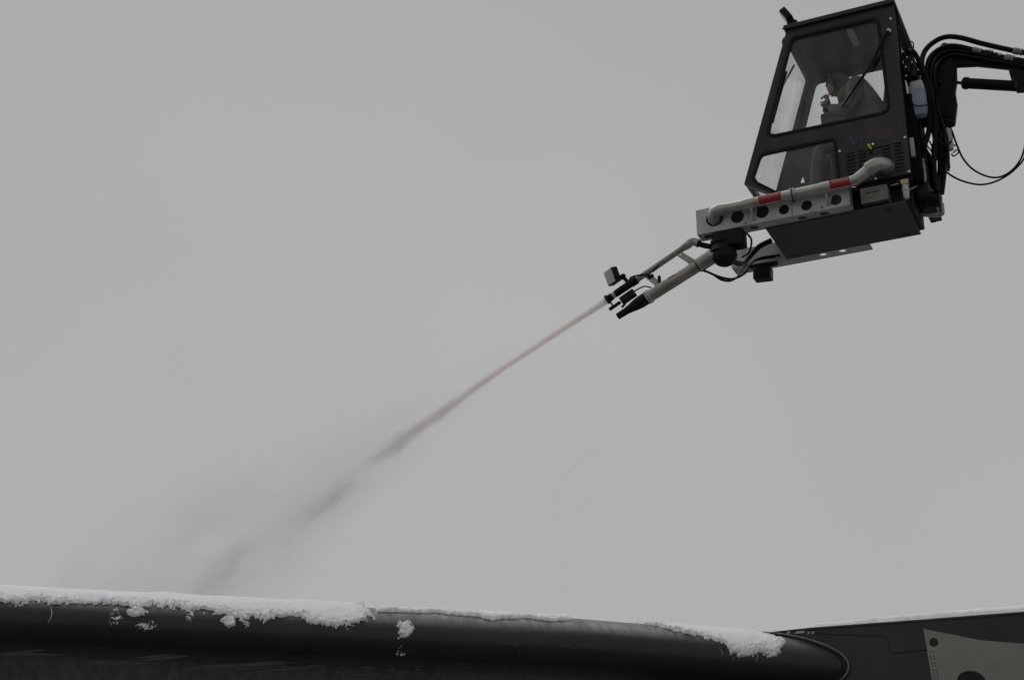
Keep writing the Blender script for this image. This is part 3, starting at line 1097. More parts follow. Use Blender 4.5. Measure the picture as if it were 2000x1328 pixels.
fc = C('filter_cup', MB().lathe((.066, .03, -.10), (.066, .03, -.242), [(0, .030), (.045, .030), (.047, .036), (.062, .036), (.064, .030), (.128, .027), (.142, .018)], 18), 'white')
C('filter_head', MB().box((.10, .0, -.098), (.03, .06, -.048)).cyl((.12, .03, -.07), (.20, .03, -.075), .008, 8), 'brass', fc, bevel=.005)
# two box beams under the cab with lightening holes
bh = [(1.858, -.125, .088), (1.634, -.160, .066), (1.391, -.158, .068), (1.179, -.182, .051), (.962, -.186, .053), (.686, -.190, .055)]
mb = MB().prism([(.555, -.27), (2.045, -.27), (2.045, -.002), (.555, -.002)], [circle((f, z), r, 20) for f, z, r in bh], near, -.130, -.118)
uh = [(1.50, -.045, .045), (1.03, -.045, .045), (.82, -.045, .045)]
mb.prism([(.556, -.117), (2.044, -.117), (2.044, .03), (.556, .03)], [round_poly([(2.0, -.08), (1.80, -.08), (1.80, -.005), (2.0, -.005)], .008)] + [circle((f, d), r, 18) for f, d, r in uh], lambda u, v, q: (u, v, q), -.2695, -.258)
mb.box((.556, -.117, -.014), (2.044, .03, -.003))
mb.box((2.030, -.117, -.257), (2.0445, .03, -.015))
bm1 = C('support_beam', mb, 'steel', bevel=.003, label='pale grey support beam with round holes under the near side of the cab')
C('beam_web', MB().box((.56, .018, -.257), (2.02, .030, -.015)), 'greybox', bm1)  # coloured darker than the beam, painting a dim interior behind the holes
C('weld_seam', MB().box((1.205 - .10, -.1335, -.262), (1.199 - .10, -.1301, -.02)), 'greybox', bm1)
for f, z in ((.816, -.239), (1.553, -.246)):
    C('bolt_hole', MB().prism(circle((f, z), .010, 10), [], near, -.1325, -.1302), 'seam', bm1, smooth=0)
mb = MB().prism([(.575, -.27), (1.965, -.27), (1.965, -.08), (.575, -.08)], [], near, .725, .737)
mb.prism([(.576, .738), (1.964, .738), (1.964, .905), (.576, .905)], [circle((1.05, .82), .036, 18), circle((.855, .82), .036, 18)], lambda u, v, q: (u, v, q), -.2695, -.258)
mb.box((.576, .738, -.092), (1.60, .905, -.081)).box((1.952, .738, -.257), (1.9645, .905, -.082))
bm2 = C('support_beam', mb, 'steel', bevel=.003, label='pale grey support beam under the far side of the cab')
C('sensor_box', MB().obox((1.665, .80, -.365), (.175, .13, .125), Matrix.Rotation(R(-4), 3, 'Y')), 'black', bm2, bevel=.008, seg=2)
C('lamp_bracket', MB().cyl((1.78, .76, -.285), (1.50, .77, -.290), .022, 10).box((1.70, .79, -.31), (1.74, .83, -.268)), 'dark', bm2)
# hot air pipe along the near side
PY = -.205
path = [(1.868, -.075, -.135), (1.866, -.12, -.130), (1.855, -.165, -.115), (1.828, -.195, -.098), (1.78, PY, -.088), (1.70, PY, -.088), (1.30, PY, -.0855), (.90, PY, -.081), (.49, PY, -.074)]
pp = C('air_pipe', MB().ring_tube(path, [.060, .064, .066, .064, .060, .050, .050, .050, .050], 20), 'pipe')
rise = catmull([(.515, PY, -.0745), (.485, PY, -.070), (.455, PY + .005, -.055), (.41, PY + .010, -.025), (.35, PY + .014, .014)], 5)
C('pipe_elbow', MB().ring_tube(rise, .055, 20), 'pipe', pp)
top = catmull([(.365, PY + .013, .010), (.305, PY + .02, .046), (.262, PY + .045, .068), (.225, PY + .10, .085), (.205, -.045, .098), (.20, -.002, .10)], 5)
C('pipe_elbow', MB().ring_tube(top, [.052] + [.070] * (len(top) - 1), 22), 'pipe', pp)
for f0, f1, r in ((1.545, 1.43, .0565), (.80, .705, .0565), (1.785, 1.765, .0575)):
    zc = -.0875 + (1.5 - (f0 + f1) / 2) * .009
    C('pipe_coupling', MB().lathe((f0, PY, zc), (f1, PY, zc), [(0, r - .004), (.004, r), (f0 - f1 - .004, r), (f0 - f1, r - .004)], 22), 'pipe', pp)
for f0 in (1.083, 1.058):
    C('pipe_flange', MB().lathe((f0, PY, -.083), (f0 - .014, PY, -.083), [(0, .060), (.003, .064), (.011, .064), (.014, .060)], 22), 'pipe', pp)
C('pipe_clamp', MB().lathe((1.066, PY, -.083), (1.060, PY, -.083), [(0, .056), (.006, .056)], 20).box((1.073, PY - .01, -.165), (1.050, PY + .01, -.14)), 'dark', pp)
for f in (1.475, .755):
    C('pipe_bracket', MB().prism([(f + .045, -.13), (f - .045, -.13), (f - .015, -.235), (f + .015, -.235)], [], near, -.148, -.1305).cyl((f, PY, -.14), (f, -.14, -.225), .012, 8), 'pipe', pp, bevel=.002)


def on_pipe(f, ang, r, zc):
    return (f, PY - r * math.cos(ang), zc + r * math.sin(ang))


def sticker(f0, f1, zc):
    r = .0512
    mb = MB()
    k = 10
    a0, a1 = R(-62), R(50)
    for rr, e, a, b in ((r, .008, a0 - .1, a1 + .14), ):
        vs = []
        for i in range(k + 1):
            q = a + (b - a) * i / k
            vs += [on_pipe(f0 + e, q, rr, zc), on_pipe(f1 - e, q, rr, zc)]
        mb.add(vs, [(2 * i, 2 * i + 1, 2 * i + 3, 2 * i + 2) for i in range(k)])
    st = C('warning_sticker', mb, 'stickwhite', pp, smooth=0, label='red warning sticker with pale border on the air pipe')
    mb = MB()
    vs = []
    for i in range(k + 1):
        q = a0 + (a1 - a0) * i / k
        vs += [on_pipe(f0, q, r + .0008, zc), on_pipe(f1, q, r + .0008, zc)]
    mb.add(vs, [(2 * i, 2 * i + 1, 2 * i + 3, 2 * i + 2) for i in range(k)])
    C('sticker_face', mb, 'red', st, smooth=0)
    for txt, u0, ang, size, wid in (('CAUTION  HOT', .02, .42, .021, .86), ('DO NOT TOUCH', .0, .02, .013, .84)):
        if size < .015:
            mb = MB()                                    # second line is too small to read: dashes
            x = f0 - .03
            while x > f1 + .03:
                ww = random.uniform(.006, .012)
                mb.add([on_pipe(x, .02, r + .0014, zc), on_pipe(x - ww, .02, r + .0014, zc), on_pipe(x - ww, .14, r + .0014, zc), on_pipe(x, .14, r + .0014, zc)], [(0, 1, 2, 3)])
                x -= ww + .003
            C('lettering', mb, 'stickink', st, smooth=0)
            continue
        vs, fs = text_mb(txt, size * 1.25)
        W_ = max(v[0] for v in vs)
        kx = (f0 - f1) * wid / W_
        o = MB().add([on_pipe(f0 - (f0 - f1) * .09 - v[0] * kx, ang + v[1] / r, r + .0014, zc) for v in vs], fs)
        C('lettering', o, 'stickink', st, smooth=0)


sticker(1.388, 1.166, -.086)
sticker(.705, .50, -.0775)

# seat and controls inside
seat = C('seat', MB().prism(round_poly([(.12, .28), (.62, .28), (.62, .74), (.12, .74)], .06), [], lambda u, v, q: (u, v, q), .50, .60), 'black', bevel=.02, seg=2)
C('backrest', MB().prism(round_poly([(.30, .56), (.15, .56), (.03, 1.20), (.17, 1.23)], .03), [], lambda u, v, q: (u, q, v), .26, .76), 'black', seat, bevel=.02, seg=2)
C('seat_pedestal', MB().box((.26, .40, .0), (.52, .62, .50)), 'dark', seat, bevel=.01)
cs = C('control_console', MB().prism([(.50, .84), (.86, .88), (.86, 1.045), (.50, 1.06)], [], lambda u, v, q: (u, q, v), .36, .68).cyl((.80, .52, .0), (.80, .52, .90), .035, 10), 'cabin', bevel=.01)
js = C('joystick', MB().ring_tube([(.76, .44, .98), (.765, .44, 1.08), (.775, .44, 1.14), (.79, .44, 1.22), (.80, .44, 1.27)], [.035, .016, .020, .024, .020], 12).ellipsoid((.80, .44, 1.275), (.030, .026, .022)), 'glove', cs)
C('floor_pedal', MB().obox((1.10, .36, .09), (.20, .10, .02), Matrix.Rotation(R(25), 3, 'Y')).obox((1.10, .58, .09), (.20, .10, .02), Matrix.Rotation(R(25), 3, 'Y')), 'dark', bevel=.004)
C('blocking_panel', MB().prism([(.04, .46), (1.44, .46), (1.40, .62), (1.33, 1.0), (1.27, 1.13), (.04, 1.13)], [[(1.22, .576), (1.173, .571), (1.189, .645)], [(.994, .755), (.984, .752), (.984, .699), (.999, .696)], [(.998, .645), (.975, .573), (1.004, .573)]], near, .815, .828), 'cabin', bevel=.002)  # added panel blocking the sky through the far window, small gaps left open

# valve block, cables and pipework on the back of the cab
vb = C('valve_block', MB().box((-.03, .10, 1.08), (-.14, .52, 1.24)).box((-.03, .14, 1.24), (-.12, .46, 1.34)).box((-.04, .06, 1.10), (-.10, .10, 1.20)), 'dark', bevel=.008, seg=2)
for f, d, z in ((-.05, .06, 1.30), (-.085, .055, 1.22), (-.06, .05, 1.12), (-.11, .08, 1.17), (-.15, .20, 1.15), (-.15, .30, 1.20), (-.05, .05, 1.03)):
    C('hose_fitting', MB().lathe((f, d, z), (f - .02, d - .045, z + .01), [(0, .020), (.012, .020), (.013, .014), (.03, .014), (.045, .009)], 10), 'dark', vb)
for f, d, z in ((-.085, .012, 1.235), (-.065, .002, 1.125), (-.125, .03, 1.18), (-.06, .0, 1.03), (-.055, .01, 1.305)):
    C('fitting_cap', MB().lathe((f, d, z), (f - .004, d - .012, z), [(0, .009), (.012, .006)], 8), 'chrome', vb)
for k, (d0, f1, d1) in enumerate(((.04, -.05, .10), (.07, -.065, .16), (.12, -.09, .24), (.22, -.10, .34), (.32, -.12, .42))):
    C('cable', MB().ring_tube(catmull([(-.03, d0, 1.86), (-.05, d0 + .01, 1.70), ((f1 - .05) / 2, (d0 + d1) / 2, 1.50), (f1, d1, 1.34)], 6), .008, 8), 'hose', vb)
C('cable', MB().ring_tube(catmull([(-.04, .05, 1.24), (-.055, .05, 1.34), (-.11, .05, 1.42), (-.15, .06, 1.42), (-.15, .07, 1.36), (-.12, .10, 1.28)], 6), .006, 8), 'hose', vb)
C('rear_bracket', MB().box((.0, .06, .20), (-.05, .10, .40)), 'steel', bevel=.003)
ap = catmull([(-.075, .28, .26), (-.078, .28, .16), (-.085, .27, .08), (-.075, .25, .02), (-.04, .22, -.02), (.02, .15, -.08), (.075, .06, -.15)], 6)
C('rear_pipe', MB().ring_tube(ap, [.020] * 20 + [.013] * (len(ap) - 20), 12), 'galv')
C('pipe_coupling', MB().lathe((-.075, .28, .30), (-.077, .28, .14), [(0, .020), (.03, .020), (.032, .026), (.06, .026), (.062, .022), (.09, .022), (.092, .028), (.11, .028), (.16, .022)], 12), 'galv')
C('pump_motor', MB().lathe((-.02, .40, -.10), (-.20, .40, -.115), [(0, .06), (.03, .085), (.13, .085), (.165, .07), (.18, .03)], 18), 'black')
C('rear_frame', MB().box((-.01, .20, -.13), (-.12, .85, -.02)).box((-.005, .74, -.10), (-.06, CW, -.012)), 'dark', bevel=.006)
dp = C('drain_pipe', MB().ring_tube(catmull([(.12, .50, -.165), (.0, .50, -.200), (-.10, .50, -.225), (-.150, .50, -.235), (-.175, .50, -.220), (-.178, .50, -.18), (-.172, .50, -.13)], 6), .021, 12), 'galv')
C('pipe_coupling', MB().lathe((-.174, .50, -.20), (-.172, .50, -.12), [(0, .026), (.02, .026), (.022, .022), (.05, .022), (.052, .027), (.08, .027)], 12), 'galv', dp)

# ------------------------------------------------------------------ washer fluid bottle behind the cab
bot = Thing('washer_bottle', 'translucent white bottle of pale blue washer fluid hung behind the cab', 'bottle', CO, CROT, (-.13, .16, .66), True)
m, t, o_ = node_mat('translucent_bottle_plastic')
b = t.nodes.new('ShaderNodeBsdfPrincipled')
b.inputs['Base Color'].default_value = (0.66, 0.68, 0.68, 1)
b.inputs['Roughness'].default_value = 0.4
tl = t.nodes.new('ShaderNodeBsdfTranslucent')
tl.inputs['Color'].default_value = (0.75, 0.77, 0.78, 1)
mx = t.nodes.new('ShaderNodeMixShader')
mx.inputs[0].default_value = 0.5
t.links.new(b.outputs[0], mx.inputs[1]); t.links.new(tl.outputs[0], mx.inputs[2]); t.links.new(mx.outputs[0], o_.inputs[0])
M['bottle'] = m
m, t, o_ = node_mat('blue_fluid_in_bottle')
b = t.nodes.new('ShaderNodeBsdfPrincipled')
b.inputs['Base Color'].default_value = (0.47, 0.57, 0.67, 1)
b.inputs['Roughness'].default_value = 0.35
tl = t.nodes.new('ShaderNodeBsdfTranslucent')
tl.inputs['Color'].default_value = (0.55, 0.66, 0.77, 1)
mx = t.nodes.new('ShaderNodeMixShader')
mx.inputs[0].default_value = 0.5
t.links.new(b.outputs[0], mx.inputs[1]); t.links.new(tl.outputs[0], mx.inputs[2]); t.links.new(mx.outputs[0], o_.inputs[0])
M['fluid'] = m
up = lambda u, v, q: (u, v, q)
rect = [(-.050, .10), (-.200, .10), (-.200, .24), (-.050, .24)]


def tapered(z0, z1, s0, s1, c=(-.125, .17)):
    o = MB()
    P = round_poly(rect, .035, 4)
    vs = [(c[0] + (p[0] - c[0]) * s0, c[1] + (p[1] - c[1]) * s0, z0) for p in P] + [(c[0] + (p[0] - c[0]) * s1, c[1] + (p[1] - c[1]) * s1, z1) for p in P]
    k = len(P)
    o.add(vs, [(i, (i + 1) % k, (i + 1) % k + k, i + k) for i in range(k)] + [tuple(range(k - 1, -1, -1)), tuple(range(k, 2 * k))])
    return o


fb = bot.build('bottle_lower', tapered(.665, .750, .72, .97), M['fluid'], bevel=.008, seg=2)
bot.build('bottle_middle', tapered(.752, .925, .975, 1.0), M['fluid'], bevel=.004)
bot.build('bottle_shoulder', tapered(.927, 1.030, 1.0, .80), M['bottle'], bevel=.01, seg=2)
bot.build('bottle_cap', MB().lathe((-.14, .18, 1.03), (-.14, .18, 1.065), [(0, .03), (.03, .03), (.035, .024)], 14), M['black'])
bot.build('retaining_cord', MB().ring_tube(catmull([(-.05, .095, .86), (-.065, .085, .79), (-.10, .085, .745), (-.15, .085, .725), (-.205, .09, .725), (-.215, .15, .74)], 6), .006, 8), M['hose'])

# ------------------------------------------------------------------ boom arm
boom = Thing('boom_arm', 'black boom arm with curved neck, hydraulic cylinder and hoses holding the cab from behind', 'boom', CO, CROT, (-.35, .45, .65), True)


def Bm(name, mb, m='boom', parent=None, **k):
    return boom.build(name, mb, M[m], parent, **k)


nk = [(-.10, 1.02), (-.19, 1.30), (-.25, 1.42), (-.33, 1.475), (-.42, 1.50), (-.56, 1.455), (-1.10, 1.185), (-1.12, 1.06), (-.944, 1.125), (-.672, 1.235), (-.484, 1.275),
      (-.470, 1.116), (-.440, .985), (-.445, .865), (-.40, .65), (-.322, .628), (-.20, .68), (-.03, .72), (-.03, .95)]
Bm('boom_neck', MB().prism(nk, [], near, .405, .475), bevel=.012, seg=2)
Bm('neck_gusset', MB().prism([(-.12, .98), (-.20, 1.26), (-.34, 1.42), (-.46, 1.40), (-.46, 1.15), (-.38, .95), (-.33, .75), (-.15, .75)], [], near, .39, .4045), bevel=.003)
for f, z, r in ((-.40, 1.50, .035), (-.30, 1.12, .03), (-.20, .88, .03), (-.30, .70, .02)):
    Bm('pivot_pin', MB().lathe((f, .37, z), (f, .51, z), [(0, r * .7), (.006, r), (.134, r), (.14, r * .7)], 14))
for z in (.78, .72):
    Bm('neck_rib', MB().prism([(-.24, z + .03), (-.40, z - .06), (-.40, z - .068), (-.24, z + .022)], [], near, .382, .3895), 'dark')
mb = MB().prism([(-1.04, 1.215), (-6.9, -1.95), (-6.9, -2.30), (-1.13, .78), (-1.0, .985), (-1.05, 1.08)], [], near, .395, .505)
main = Bm('main_boom', mb, bevel=.012, seg=2)
Bm('boom_lug', MB().prism([(-.955, 1.06), (-1.12, 1.02), (-1.12, .78), (-1.0, .80), (-.97, .92)], [], near, .36, .374), 'boom', main, bevel=.004)
Bm('stiffener', MB().prism([(-1.05, .86), (-1.30, .76), (-1.30, .62), (-1.12, .72)], [], near, .40, .50), 'steel', main, bevel=.004)
cy = Bm('hydraulic_cylinder', MB().lathe((-.510, .44, 1.085), (-1.25, .44, .835), [(0, .030), (.01, .052), (.025, .060), (.06, .060), (.065, .052), (.77, .052), (.78, .03)], 22), 'boom')
Bm('cylinder_rod', MB().cyl((-.38, .44, 1.130), (-.515, .44, 1.084), .016, 12), 'dark', cy)
Bm('cylinder_pin', MB().cyl((-1.03, .37, .91), (-1.03, .52, .91), .030, 12), 'dark', cy)
for f, z in ((-.985, .955), (-1.005, .905), (-1.0, .87)):
    Bm('hose_fitting', MB().lathe((f, .42, z), (f, .36, z), [(0, .014), (.04, .014), (.05, .010), (.06, .008)] if True else [(0, .014), (.1, .014), (.11, .010), (.13, .008)], 10), 'brass', cy)
# hoses: outer loop over the neck, inner ones along it
hs = [([(-.20, .30, .95), (-.175, .34, 1.20), (-.170, .40, 1.40), (-.215, .44, 1.545), (-.32, .45, 1.625), (-.43, .45, 1.640), (-.56, .45, 1.590), (-.75, .45, 1.47), (-1.02, .45, 1.315), (-1.35, .45, 1.14), (-3, .45, .25)], .026),
      ([(-.22, .30, .90), (-.21, .33, 1.15), (-.225, .35, 1.32), (-.28, .37, 1.43), (-.40, .38, 1.490), (-.52, .38, 1.465), (-.70, .38, 1.36), (-1.0, .38, 1.185), (-1.4, .38, .97), (-3, .38, .12)], .024),
      ([(-.25, .30, 1.00), (-.26, .31, 1.22), (-.32, .36, 1.38), (-.44, .375, 1.43), (-.60, .375, 1.375), (-.85, .375, 1.24), (-1.15, .375, 1.08), (-3, .375, .08)], .016),
      ([(-.28, .30, 1.00), (-.29, .30, 1.20), (-.36, .37, 1.35), (-.48, .372, 1.375), (-.65, .372, 1.30), (-.95, .372, 1.15), (-1.2, .372, 1.02), (-3, .375, .05)], .015),
      ([(-.09, .12, 1.36), (-.13, .16, 1.38), (-.165, .20, 1.30), (-.205, .24, 1.15), (-.235, .27, .98), (-.245, .28, .75), (-.225, .29, .50), (-.19, .30, .30), (-.17, .30, .05), (-.17, .32, -.08)], .024),
      ([(-.16, .24, 1.30), (-.20, .26, 1.05), (-.21, .28, .80), (-.17, .28, .55), (-.12, .28, .42), (-.10, .28, .32), (-.075, .28, .27)], .026),
      ([(-.22, .34, 1.0), (-.24, .36, .75), (-.24, .38, .50), (-.22, .40, .25), (-.19, .40, .05), (-.17, .40, -.06)], .022),
      ([(-.12, .24, .80), (-.10, .22, .55), (-.12, .24, .38), (-.17, .28, .20), (-.19, .32, .02), (-.18, .36, -.10)], .016),
      ([(-.28, .44, .66), (-.27, .44, .45), (-.25, .43, .20), (-.20, .42, -.06)], .026)]
for P, r in hs:
    Bm('hydraulic_hose', MB().ring_tube(catmull(P, 7), r, 12), 'hose')
for a, b, r in (((-1.02, .45, 1.315), (-1.12, .45, 1.262), .033), ((-.66, .38, 1.383), (-.74, .38, 1.337), .031), ((-.94, .38, 1.22), (-1.01, .38, 1.18), .036)):
    Bm('hose_ferrule', MB().lathe(a, b, [(0, r - .004), (.005, r), (.05, r), (.052, r - .006), (.065, r - .006), (.067, r), (.085, r), (.09, r - .008)], 16), 'greybox')
Bm('swivel_fitting', MB().lathe((-.75, .38, 1.333), (-.92, .38, 1.23), [(0, .026), (.02, .026), (.022, .032), (.09, .032), (.092, .024), (.12, .024), (.122, .030), (.17, .030)], 8), 'dark')
for f, z in ((-.815, 1.320), (-.84, 1.307)):
    Bm('tag', MB().obox((f, .345, z), (.020, .003, .010), Matrix.Rotation(R(28), 3, 'Y')), 'white')
Bm('lettering_ring', MB().lathe((-.895, .352, 1.250), (-.895, .344, 1.250), [(0, .016), (.008, .012)], 12), 'brass').name = 'end_fitting'
Bm('grease_canister', MB().lathe((-.325, .40, .60), (-.335, .40, .36), [(0, .025), (.01, .034), (.20, .034), (.23, .028), (.24, .012)], 16), 'steel')
Bm('grease_canister', MB().lathe((-.235, .43, .62), (-.245, .43, .45), [(0, .02), (.01, .028), (.15, .028), (.17, .012)], 16), 'greybox')
cb = [[(-.335, .45, .66), (-.36, .45, .60), (-.385, .45, .46), (-.43, .45, .28), (-.51, .45, .14), (-.62, .45, .045), (-.72, .45, .01), (-.82, .45, .035), (-.91, .45, .11), (-.975, .45, .22), (-1.02, .45, .40), (-1.06, .45, .72)],
      [(-.20, .44, .34), (-.245, .45, .205), (-.33, .45, .10), (-.44, .45, .02), (-.56, .45, -.03), (-.68, .45, -.03), (-.80, .45, .01), (-.91, .45, .085), (-.985, .45, .18), (-1.03, .45, .36), (-1.09, .45, .70)],
      [(-.335, .42, .34), (-.345, .42, .31), (-.37, .42, .315), (-.395, .43, .34), (-.40, .44, .37), (-.375, .44, .375), (-.35, .43, .35)],
      [(-.36, .45, .58), (-.355, .44, .50), (-.36, .44, .44), (-.395, .45, .43)],
      [(-.16, .30, .46), (-.20, .36, .36), (-.26, .40, .30), (-.29, .42, .38), (-.30, .42, .50)],
      [(-.13, .30, .30), (-.17, .33, .26), (-.22, .36, .29), (-.26, .40, .22)]]
tr_ = random.Random(5)
for k in range(9):
    f0, d0 = -.14 - .12 * tr_.random(), .22 + .25 * tr_.random()
    P, z = [], tr_.uniform(.85, 1.25)
    while z > tr_.uniform(-.1, .25):
        P.append((f0 + tr_.gauss(0, .022), d0 + tr_.gauss(0, .03), z))
        f0 += tr_.uniform(-.02, .018)
        z -= tr_.uniform(.12, .24)
    cb.append(P)
for k in range(4):
    f0, z0 = tr_.uniform(-.34, -.14), tr_.uniform(.2, .6)
    cb.append([(f0, .40, z0), (f0 - .03, .38, z0 - .06), (f0 + .02, .36, z0 - .11), (f0 + .06, .34, z0 - .05), (f0 + .05, .34, z0 + .05)])
for k, P in enumerate(cb):
    Bm('cable', MB().ring_tube(catmull(P, 7), .0095 if k < 2 else (.007 if k < 6 or k % 3 else .013), 8), 'hose')

# ------------------------------------------------------------------ spray gun under the front of the near beam
gun = Thing('spray_gun', 'two-pipe de-icing spray gun with black nozzles and small lamp hanging under the beam', 'spray gun', CO, CROT, (1.83, -.05, -.27), True)


def G(name, mb, m, parent=None, **k):
    return gun.build(name, mb, M[m], parent, **k)


GY = -.05
jm = G('swivel_motor', MB().box((1.865, -.125, -.43), (1.60, .045, -.272)), 'black', bevel=.012, seg=2)
G('swivel_flange', MB().lathe((1.83, GY, -.272), (1.83, GY, -.47), [(0, .085), (.07, .085), (.075, .105), (.11, .105), (.115, .09), (.198, .12)], 22), 'black')
G('swivel_ball', MB().ellipsoid((1.805, GY, -.505), (.122, .115, .108), 22, 14).cyl((1.62, GY + .02, -.44), (1.70, GY + .02, -.44), .022, 12), 'black')
pa, pb = Vector((1.90, GY, -.475)), Vector((2.608, GY, -.795))
pd = (pb - pa).normalized()
lp = G('air_tube', MB().lathe(tuple(pa), tuple(pb), [(0, .072), (.10, .072), (.19, .072), (.193, .067), (.20, .060), (.74, .060), (.745, .065), (.777, .065)], 24), 'galv')
G('tube_band', MB().lathe(tuple(pa + pd * .193), tuple(pa + pd * .203), [(0, .0695), (.008, .0695)], 24), 'black', lp)
for q in (.735, .762):
    G('tube_band', MB().lathe(tuple(pa + pd * q), tuple(pa + pd * (q + .012)), [(0, .067), (.002, .070), (.010, .070), (.012, .067)], 24), 'steel', lp)
ne = pa + pd * .775
G('air_nozzle', MB().lathe(tuple(ne), tuple(ne + pd), [(0, .062), (.03, .062), (.08, .060), (.13, .054), (.19, .042), (.24, .035), (.335, .033), (.34, .030), (.338, .026), (.29, .024)], 24), 'black', lp)
G('clamp_screw', MB().cyl(tuple(ne + Vector((-.02, -.04, -.055))), tuple(ne + Vector((.02, -.04, -.085))), .010, 8), 'dark', lp)
ua, ub = Vector((2.150, GY, -.303)), Vector((2.745, GY, -.598))
ud = (ub - ua).normalized()
upp = G('fluid_tube', MB().lathe(tuple(ua), tuple(ub), [(0, .036), (.08, .036), (.083, .032), (.665, .032)], 18), 'galv')
G('tube_elbow', MB().ring_tube(catmull([tuple(ua + ud * .05), tuple(ua + ud * .01), (2.135, GY, -.288), (2.105, GY, -.288), (2.075, GY, -.308), (2.055, GY, -.322)], 5), .042, 16), 'galv', upp)
G('feed_hose', MB().ring_tube(catmull([(2.075, GY, -.310), (2.02, GY, -.345), (1.95, GY, -.375), (1.88, GY, -.40)], 5), .027, 14), 'hose', upp)
he = ub
G('rubber_sleeve', MB().lathe(tuple(he - ud * .05), tuple(he + ud * .25), [(0, .040), (.02, .043), (.07, .043), (.075, .038), (.255, .036), (.26, .028)], 18), 'black', upp)
G('hose_clamp', MB().lathe(tuple(he - ud * .045), tuple(he), [(0, .0445), (.014, .0445)], 18), 'dark', upp)
G('nozzle_ring', MB().lathe(tuple(he + ud * .21), tuple(he + ud), [(0, .033), (.010, .033), (.011, .029), (.02, .029), (.021, .033), (.03, .033)], 18), 'steel', upp)
tipa = he + ud * .235
G('fluid_nozzle', MB().lathe(tuple(tipa), tuple(tipa + ud), [(0, .026), (.01, .036), (.05, .038), (.055, .046), (.075, .050), (.08, .046), (.078, .036), (.04, .034)], 20), 'black', upp)
tip = tipa + ud * .06
ac = G('nozzle_actuator', MB().obox((2.80, GY, -.745), (.16, .06, .070), Matrix.Rotation(R(27), 3, 'Y')).cyl((2.88, GY, -.785), (3.00, GY, -.845), .018, 10).cyl((2.96, GY, -.82), (2.985, GY, -.76), .009, 8).cyl((2.83, GY, -.81), (2.87, GY, -.845), .012, 8), 'black', upp, bevel=.005)
for fa, za, fb_, zb in ((2.285, -.365, 2.130, -.505), (2.615, -.535, 2.475, -.680)):
    d = Vector((fb_ - fa, 0, zb - za)).normalized()
    nn = Vector((-d.z, 0, d.x)) * .028
    a, b_ = Vector((fa, 0, za)), Vector((fb_, 0, zb))
    P = [(a + nn), (b_ + nn * 1.15), (b_ - nn * 1.15), (a - nn)]
    G('link_plate', MB().prism([(p.x, p.z) for p in P], [circle((fa + d.x * .05, za + d.z * .05), .009, 10)], near, GY - .006, GY + .006), 'galv', upp, bevel=.002)
G('lamp_switch', MB().obox((2.555, GY - .01, -.578), (.06, .03, .03), Matrix.Rotation(R(10), 3, 'Y')).obox((2.47, GY - .005, -.625), (.028, .03, .075), None), 'black', upp, bevel=.004)
for P, r in (([(2.29, GY - .02, -.385), (2.36, GY - .02, -.40), (2.45, GY - .02, -.465), (2.53, GY - .02, -.54)], .008),
             ([(2.56, GY - .02, -.565), (2.64, GY - .04, -.555), (2.70, GY - .04, -.555), (2.745, GY - .04, -.560), (2.77, GY - .03, -.578)], .007),
             ([(2.74, GY, -.70), (2.66, GY, -.672), (2.62, GY, -.668), (2.57, GY, -.688), (2.52, GY, -.72)], .007)):
    G('cable', MB().ring_tube(catmull(P, 6), r, 8), 'hose', upp)
lr = Matrix.Rotation(R(-52), 3, 'Z') @ Matrix.Rotation(R(20), 3, 'Y')
lm = G('work_lamp', MB().obox((2.94, GY - .04, -.515), (.075, .150, .155), lr), 'black', bevel=.014, seg=2)
G('lamp_lens', MB().obox(tuple(Vector((2.94, GY - .04, -.515)) + lr @ Vector((.038, 0, 0))), (.008, .136, .141), lr), 'lens', lm, bevel=.003)
G('lamp_bracket', MB().ring_tube(catmull([(2.885, GY + .0, -.52), (2.85, GY + .005, -.525), (2.825, GY, -.55), (2.80, GY, -.585), (2.79, GY, -.61)], 4), [.026] * 4 + [.020] * 13, 10).ellipsoid((2.845, GY, -.515), (.028, .03, .028)), 'black', lm)
G('warning_tag', MB().obox((2.33, GY - .056, -.648), (.075, .004, .018), Matrix.Rotation(R(24), 3, 'Y')), 'red', lp)
for P, r in (([(2.06, GY + .02, -.590), (1.99, GY + .05, -.62), (1.90, GY + .10, -.665), (1.80, GY + .2, -.665), (1.72, GY + .35, -.56), (1.70, GY + .48, -.42), (1.70, .62, -.29), (1.62, .68, -.24), (1.45, .70, -.24)], .012),
             ([(2.03, GY + .02, -.605), (1.95, GY + .05, -.65), (1.88, GY + .10, -.70), (1.81, GY + .16, -.70), (1.76, GY + .26, -.62), (1.76, GY + .40, -.48), (1.75, .60, -.32), (1.68, .68, -.255), (1.5, .70, -.25)], .010),
             ([(1.74, .0, -.555), (1.72, .15, -.52), (1.72, .32, -.43), (1.68, .45, -.30), (1.60, .50, -.20), (1.48, .52, -.15)], .027),
             ([(1.60, .03, -.262), (1.575, .10, -.31), (1.60, .16, -.36), (1.64, .20, -.40), (1.70, .18, -.44)], .010)):
    G('supply_cable', MB().ring_tube(catmull(P, 7), r, 10), 'hose')

# ------------------------------------------------------------------ person in the cab
per = Thing('person', 'operator in camouflage jacket bent over the controls inside the cab', 'person', CO, CROT, (.40, .50, .60), True)


